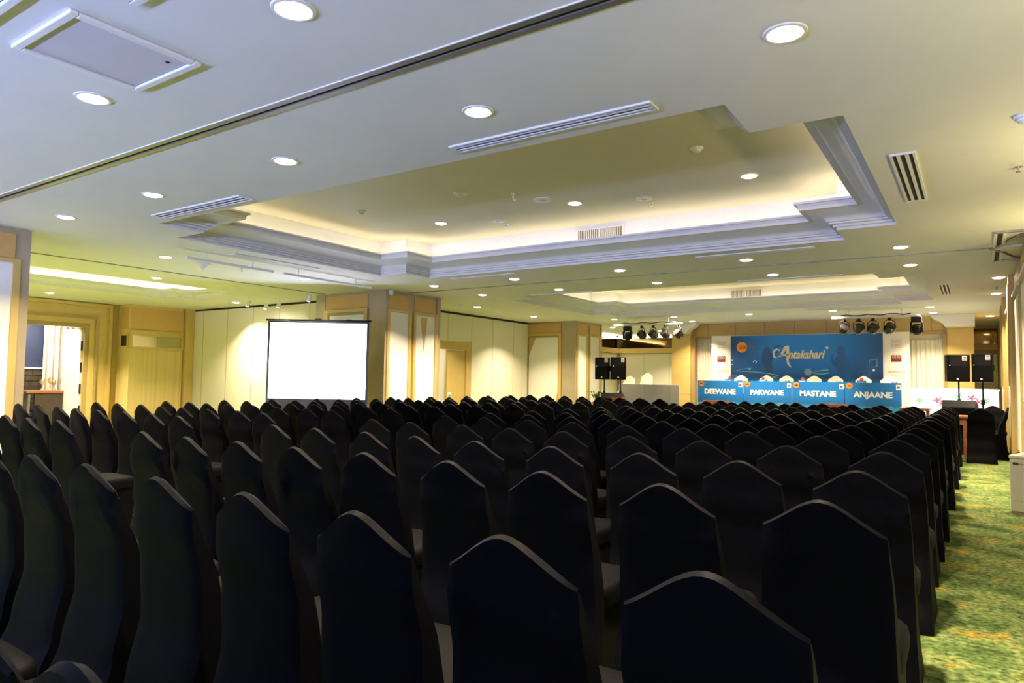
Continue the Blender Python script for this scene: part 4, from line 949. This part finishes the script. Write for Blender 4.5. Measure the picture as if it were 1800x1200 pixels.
# access hatches
def hatch(x0, x1, y0, y1, label):
    e = empty('access_hatch', ((x0+x1)/2, (y0+y1)/2, CZ)); tag(e, label, 'hatch', 'ceiling access hatches')
    a = (x1-x0)/2; b_ = (y1-y0)/2; w_ = 0.045
    MB().box(-a, a, -b_, -b_+w_, -0.022, 0).box(-a, a, b_-w_, b_, -0.022, 0).box(-a, -a+w_, -b_+w_, b_-w_, -0.022, 0).box(a-w_, a, -b_+w_, b_-w_, -0.022, 0).build('frame', WHITEM, e, bevel=0.006)
    box('gap', -a+w_, a-w_, -b_+w_, b_-w_, -0.003, -0.001, DARK, e); box('lid', -a+w_+0.006, a-w_-0.006, -b_+w_+0.006, b_-w_-0.006, -0.008, -0.003, mat('hatch_paint', (0.6, 0.58, 0.62), 0.7, var=0.02), e)
    MB().lathe([(0.012, -0.008), (0.010, -0.013)], c=(a-w_-0.1, b_-w_-0.08, 0), n=10).build('latch', DARK, e)
hatch(-4.42, -3.72, 1.515, 2.222, 'square white-framed ceiling access hatch nearest the camera')
hatch(-4.43, -3.72, 0.63, 1.345, 'square ceiling access hatch in the top left corner'); hatch(-3.395, -2.90, 1.19, 1.68, 'small square ceiling hatch at the top edge')
# detectors, sprinklers, speakers
def detector(x, y, z, rr, label, cat='smoke detector'):
    e = empty(cat.replace(' ', '_'), (x, y, z)); tag(e, label, cat, 'round ceiling detectors')
    MB().lathe([(rr, 0), (rr, -0.012), (rr*0.9, -0.02)], n=18).build('base', WHITEM, e, smooth=True); MB().lathe([(rr*0.7, -0.02), (rr*0.68, -0.035), (rr*0.4, -0.05), (rr*0.1, -0.052)], n=18).build('sensor', WHITEM, e, smooth=True)
detector(-7.40, 6.97, 3.75, 0.06, 'small round smoke detector in the nearer tray, left one'); detector(-2.35, 6.84, 3.75, 0.065, 'small round smoke detector in the nearer tray, right one'); detector(-5.53, 6.94, 3.75, 0.1, 'wide round smoke detector at the middle of the nearer tray')
detector(-10.45, 13.2, CZ, 0.09, 'round smoke detector beyond the second column')
detector(0.30, 5.66, CZ, 0.06, 'round smoke detector at the right edge of the ceiling')
def grille_speaker(x, y, z, rr, label):
    e = empty('ceiling_speaker', (x, y, z)); tag(e, label, 'ceiling speaker', 'round ceiling speakers')
    MB().lathe([(rr, 0), (rr*1.02, -0.008), (rr*0.92, -0.012)], n=24).build('rim', WHITEM, e, smooth=True); MB().lathe([(rr*0.9, -0.008), (0.01, -0.014)], n=24).build('mesh_cover', mat('speaker_mesh', (0.5, 0.5, 0.46), 0.6, var=0.3, scale=200), e, smooth=True)
grille_speaker(-4.79, 7.78, 3.75, 0.13, 'round ceiling speaker grille in the nearer tray, largest'); grille_speaker(-3.60, 8.41, 3.75, 0.11, 'round ceiling speaker grille in the nearer tray, right one'); grille_speaker(-6.02, 8.48, 3.75, 0.10, 'round ceiling speaker grille in the nearer tray, left one')
def sprinkler(x, y, z, label):
    e = empty('sprinkler', (x, y, z)); tag(e, label, 'sprinkler', 'ceiling sprinklers')
    MB().lathe([(0.03, 0), (0.03, -0.004)], n=12).build('plate', STEEL, e); MB().tube([(0, 0, 0), (0, 0, -0.04)], 0.008, 8).build('stem', STEEL, e); MB().lathe([(0.022, -0.04), (0.02, -0.045)], n=10).build('deflector', STEEL, e)
for (x, y, z, lb) in ((-3.6, 8.65, 3.75, 'sprinkler head beside the right speaker grille of the nearer tray'), (-6.04, 8.73, 3.75, 'sprinkler head beside the left speaker grille of the nearer tray'), (0.322, 6.96, CZ, 'sprinkler head on the ceiling at the right edge'), (-10.36, 7.06, CZ, 'sprinkler head beside the track rail in the left aisle'), (0.34, 15.2, CZ, 'sprinkler head between two right-wall downlights'), (-10.56, 15.3, CZ, 'sprinkler head between the second and third columns')): sprinkler(x, y, z, lb)
hk = empty('ceiling_hook', (-4.957, 7.31, 3.75)); tag(hk, 'small white cable hook hanging in the nearer tray', 'hook'); MB().tube([(0, 0, 0), (0, 0, -0.07), (0.02, 0, -0.1), (0.05, 0, -0.09)], 0.007, 6).build('wire', WHITEM, hk); MB().lathe([(0.03, 0), (0.02, -0.015)], n=10).build('rose', WHITEM, hk)
dc = empty('dome_camera', (-10.47, 6.42, CZ)); tag(dc, 'white conical dome camera under the left aisle ceiling', 'camera'); MB().lathe([(0.11, 0), (0.115, -0.015), (0.10, -0.025)], n=20).build('base', WHITEM, dc, smooth=True); MB().lathe([(0.095, -0.025), (0.06, -0.07), (0.02, -0.11), (0.004, -0.115)], n=20).build('dome', WHITEM, dc, smooth=True)
sc_ = empty('wall_sensor', (-10.05, 10.36, 3.12)); tag(sc_, 'small white round sensor on top of the second column', 'sensor'); MB().lathe([(0.05, 0.03), (0.06, -0.01), (0.05, -0.06), (0.02, -0.085)], n=14).build('body', WHITEM, sc_, smooth=True)
# track rails with stems
def rail(y0, y1, stems, label):
    e = empty('track_rail', (-9.55, (y0+y1)/2, 3.04)); tag(e, label, 'track rail', 'white track rails'); L = (y1-y0)/2
    box('rail', -0.02, 0.02, -L, L, -0.018, 0.018, WHITEM, e)
    for s_ in stems: MB().tube([(0, s_-(y0+y1)/2, 0.018), (0, s_-(y0+y1)/2, 0.11)], 0.010, 8).build('stem', WHITEM, e)
rail(5.6, 7.1, (5.9, 6.7), 'white ceiling track rail in the left aisle, nearer one'); rail(7.3, 9.3, (7.6, 8.9), 'white ceiling track rail in the left aisle, farther one')
# small white track spots in the left bay
for k, (x, y, lb) in enumerate(((-14.0, 9.75, 'leftmost'), (-14.1, 10.3, 'second from left'), (-13.55, 10.25, 'third from left'), (-11.8, 9.7, 'rightmost, above the screen'))):
    e = empty('track_spot', (x, y, 3.0)); tag(e, 'small white track spotlight of the left bay, %s' % lb, 'spotlight', 'white track spotlights')
    MB().tube([(0, 0, 0.15), (0, 0, 0.02)], 0.01, 6).build('stem', WHITEM, e); MB().lathe([(0.03, -0.07), (0.042, -0.06), (0.045, 0.05), (0.03, 0.07)], n=14, M=Matrix.Rotation(0.5, 4, 'Y')).build('can', WHITEM, e, smooth=True); MB().lathe([(0.035, -0.072), (0.01, -0.074)], n=12, M=Matrix.Rotation(0.5, 4, 'Y')).build('lens', LENSX, e)
    ld = bpy.data.lights.new('track_spot_lamp', 'SPOT'); ld.energy = (30, 30, 25, 6)[k]; ld.color = (1.0, 0.9, 0.7); ld.spot_size = math.radians(130); ld.spot_blend = 1.0; ld.shadow_soft_size = 0.04
    o = bpy.data.objects.new('track_spot_lamp', ld); COL.objects.link(o); o.parent = e; o.location = (-0.05, 0.03, -0.12); o.rotation_euler = (math.radians(38), 0, 0.5)

# ------------------------------------------------------------------ stage lights hanging from bars
def stage_bar(x0, x1, y, label):
    e = empty('lighting_bar', ((x0+x1)/2, y, 2.97)); tag(e, label, 'lighting bar', 'stage lighting bars'); L = (x1-x0)/2
    MB().tube([(-L, 0, 0), (L, 0, 0)], 0.028, 10).build('pipe', WHITEM, e, smooth=True)
    for sx in (-L*0.6, L*0.6): MB().tube([(sx, 0, 0.02), (sx, 0, 0.18)], 0.014, 8).build('hanger', WHITEM, e)
    pts = [(-L*0.8+L*1.6*k/10, -0.02, 0.05+0.015*math.sin(k*1.9)) for k in range(11)]
    MB().tube(pts, 0.013, 6).build('cable', BLACKP, e)
stage_bar(-8.85, -6.75, 18.5, 'white lighting bar left of the stage backdrop'); stage_bar(-2.95, -1.05, 18.5, 'white lighting bar right of the stage backdrop')
PARG = mat('black_glossy_lamp', (0.02, 0.018, 0.018), 0.15, metal=0.3)
def par_can(x, y, yaw, label):
    e = empty('stage_spotlight', (x, y, 2.885), yaw); tag(e, label, 'stage light', 'black round stage spotlights')
    MB().tube([(-0.13, 0, -0.2), (-0.13, 0, -0.06), (-0.05, 0, 0.0), (0.05, 0, 0.0), (0.13, 0, -0.06), (0.13, 0, -0.2)], 0.012, 6).build('yoke', BLACKP, e)
    MB().box(-0.03, 0.03, -0.03, 0.03, -0.02, 0.05).build('clamp', BLACKP, e)
    R_ = Matrix.Rotation(math.radians(52), 4, 'X')
    b_ = MB().lathe([(0.02, -0.16), (0.06, -0.15), (0.11, -0.09), (0.125, -0.02), (0.12, 0.05), (0.115, 0.09), (0.10, 0.092)], n=20, M=R_).build('body', PARG, e, smooth=True); b_.location = (0, 0, -0.2)
    l_ = MB().lathe([(0.1, 0.088), (0.01, 0.09)], n=16, M=R_).build('lens', mat('red_glass', (0.35, 0.05, 0.03), 0.15, var=0.1), e); l_.location = (0, 0, -0.2)
    return e
def moving_head(x, y, label):
    e = empty('moving_head_light', (x, y, 2.93)); tag(e, label, 'stage light', 'moving head stage lights')
    box('base', -0.11, 0.11, -0.09, 0.09, -0.13, 0.0, BLACKP, e, bevel=0.015)
    for sx in (-1, 1): box('yoke_arm', sx*0.115-0.02, sx*0.115+0.02, -0.06, 0.06, -0.36, -0.12, BLACKP, e, bevel=0.012)
    MB().lathe([(0.06, -0.12), (0.09, -0.09), (0.095, 0.05), (0.08, 0.10), (0.07, 0.10)], n=18, M=Matrix.Rotation(math.radians(20), 4, 'X')).build('head', BLACKP, e, smooth=True).location = (0, 0, -0.28)
    MB().lathe([(0.068, -0.121), (0.01, -0.123)], n=16, M=Matrix.Rotation(math.radians(20), 4, 'X')).build('lens', STEEL, e).location = (0, 0, -0.28)
moving_head(-8.40, 18.45, 'moving head light hanging left of the left spotlights'); moving_head(-1.12, 18.45, 'moving head light hanging right of the right spotlights')
for k, x in enumerate((-7.98, -7.63, -7.27, -6.89)): par_can(x, 18.5, -0.5, 'black round stage spotlight on the left bar, %s from the left' % ORD[k])
for k, x in enumerate((-2.66, -2.34, -2.03, -1.68)): par_can(x, 18.5, 0.6, 'black round stage spotlight on the right bar, %s from the left' % ORD[k])
# the red beam the left spotlight throws on the curtain
sd = bpy.data.lights.new('red_beam', 'SPOT'); sd.energy = 60; sd.color = (1, 0.12, 0.05); sd.spot_size = math.radians(22); sd.spot_blend = 0.5; sd.shadow_soft_size = 0.03
so = bpy.data.objects.new('red_beam', sd); COL.objects.link(so); so.location = (-6.75, 18.62, 2.72)
so.rotation_euler = (Vector((-7.25, 21.0, 1.95))-so.location).to_track_quat('-Z', 'Y').to_euler()

# ------------------------------------------------------------------ lamps added outside the view to brighten the ceiling: floor uplighters behind the camera, sconces in the recess
for k, x in enumerate((-1.5, -4.5, -7.5, -10.5)):
    e = empty('floor_uplighter', (x, -2.6, 0)); tag(e, 'floor-standing uplighter behind the camera, %s from the right' % ORD[k], 'floor lamp', 'uplighters behind the camera')
    MB().lathe([(0.15, 0), (0.15, 0.02), (0.02, 0.04)], n=20).build('base', BLACKP, e); MB().tube([(0, 0, 0.03), (0, 0, 1.66)], 0.014, 8).build('pole', BLACKP, e)
    MB().lathe([(0.02, 1.64), (0.10, 1.67), (0.17, 1.76), (0.165, 1.76), (0.095, 1.68), (0.02, 1.655)], n=24).build('bowl', BLACKP, e, smooth=True)
    ld = bpy.data.lights.new('uplighter_lamp', 'SPOT'); ld.energy = UPLIGHT_W; ld.color = (0.36, 0.42, 1.0); ld.spot_size = math.radians(176); ld.spot_blend = 0.05; ld.shadow_soft_size = 0.08
    o = bpy.data.objects.new('uplighter_lamp', ld); COL.objects.link(o); o.parent = e; o.location = (0, 0, 1.80); o.rotation_euler = (math.pi, 0, 0)
for k, y in enumerate((3.0, 6.2, 9.0)):
    e = empty('wall_sconce', (1.3, y, 2.2)); tag(e, 'warm wall sconce in the recess right of the camera, %s from the camera' % ORD[k], 'wall lamp', 'sconces in the recess')
    box('back_plate', -0.02, 0.0, -0.06, 0.06, -0.12, 0.12, JOINT, e)
    MB().lathe([(0.02, -0.06), (0.08, 0.0), (0.11, 0.08), (0.105, 0.08), (0.07, 0.01), (0.02, -0.045)], c=(-0.13, 0, 0), n=20).build('bowl', JOINT, e, smooth=True)
    ld = bpy.data.lights.new('sconce_lamp', 'SPOT'); ld.energy = SCONCE_W; ld.color = (1.0, 0.82, 0.34); ld.spot_size = math.radians(172); ld.spot_blend = 0.1; ld.shadow_soft_size = 0.05
    o = bpy.data.objects.new('sconce_lamp', ld); COL.objects.link(o); o.parent = e; o.location = (-0.13, 0, 0.10); o.rotation_euler = (math.pi, 0, 0)
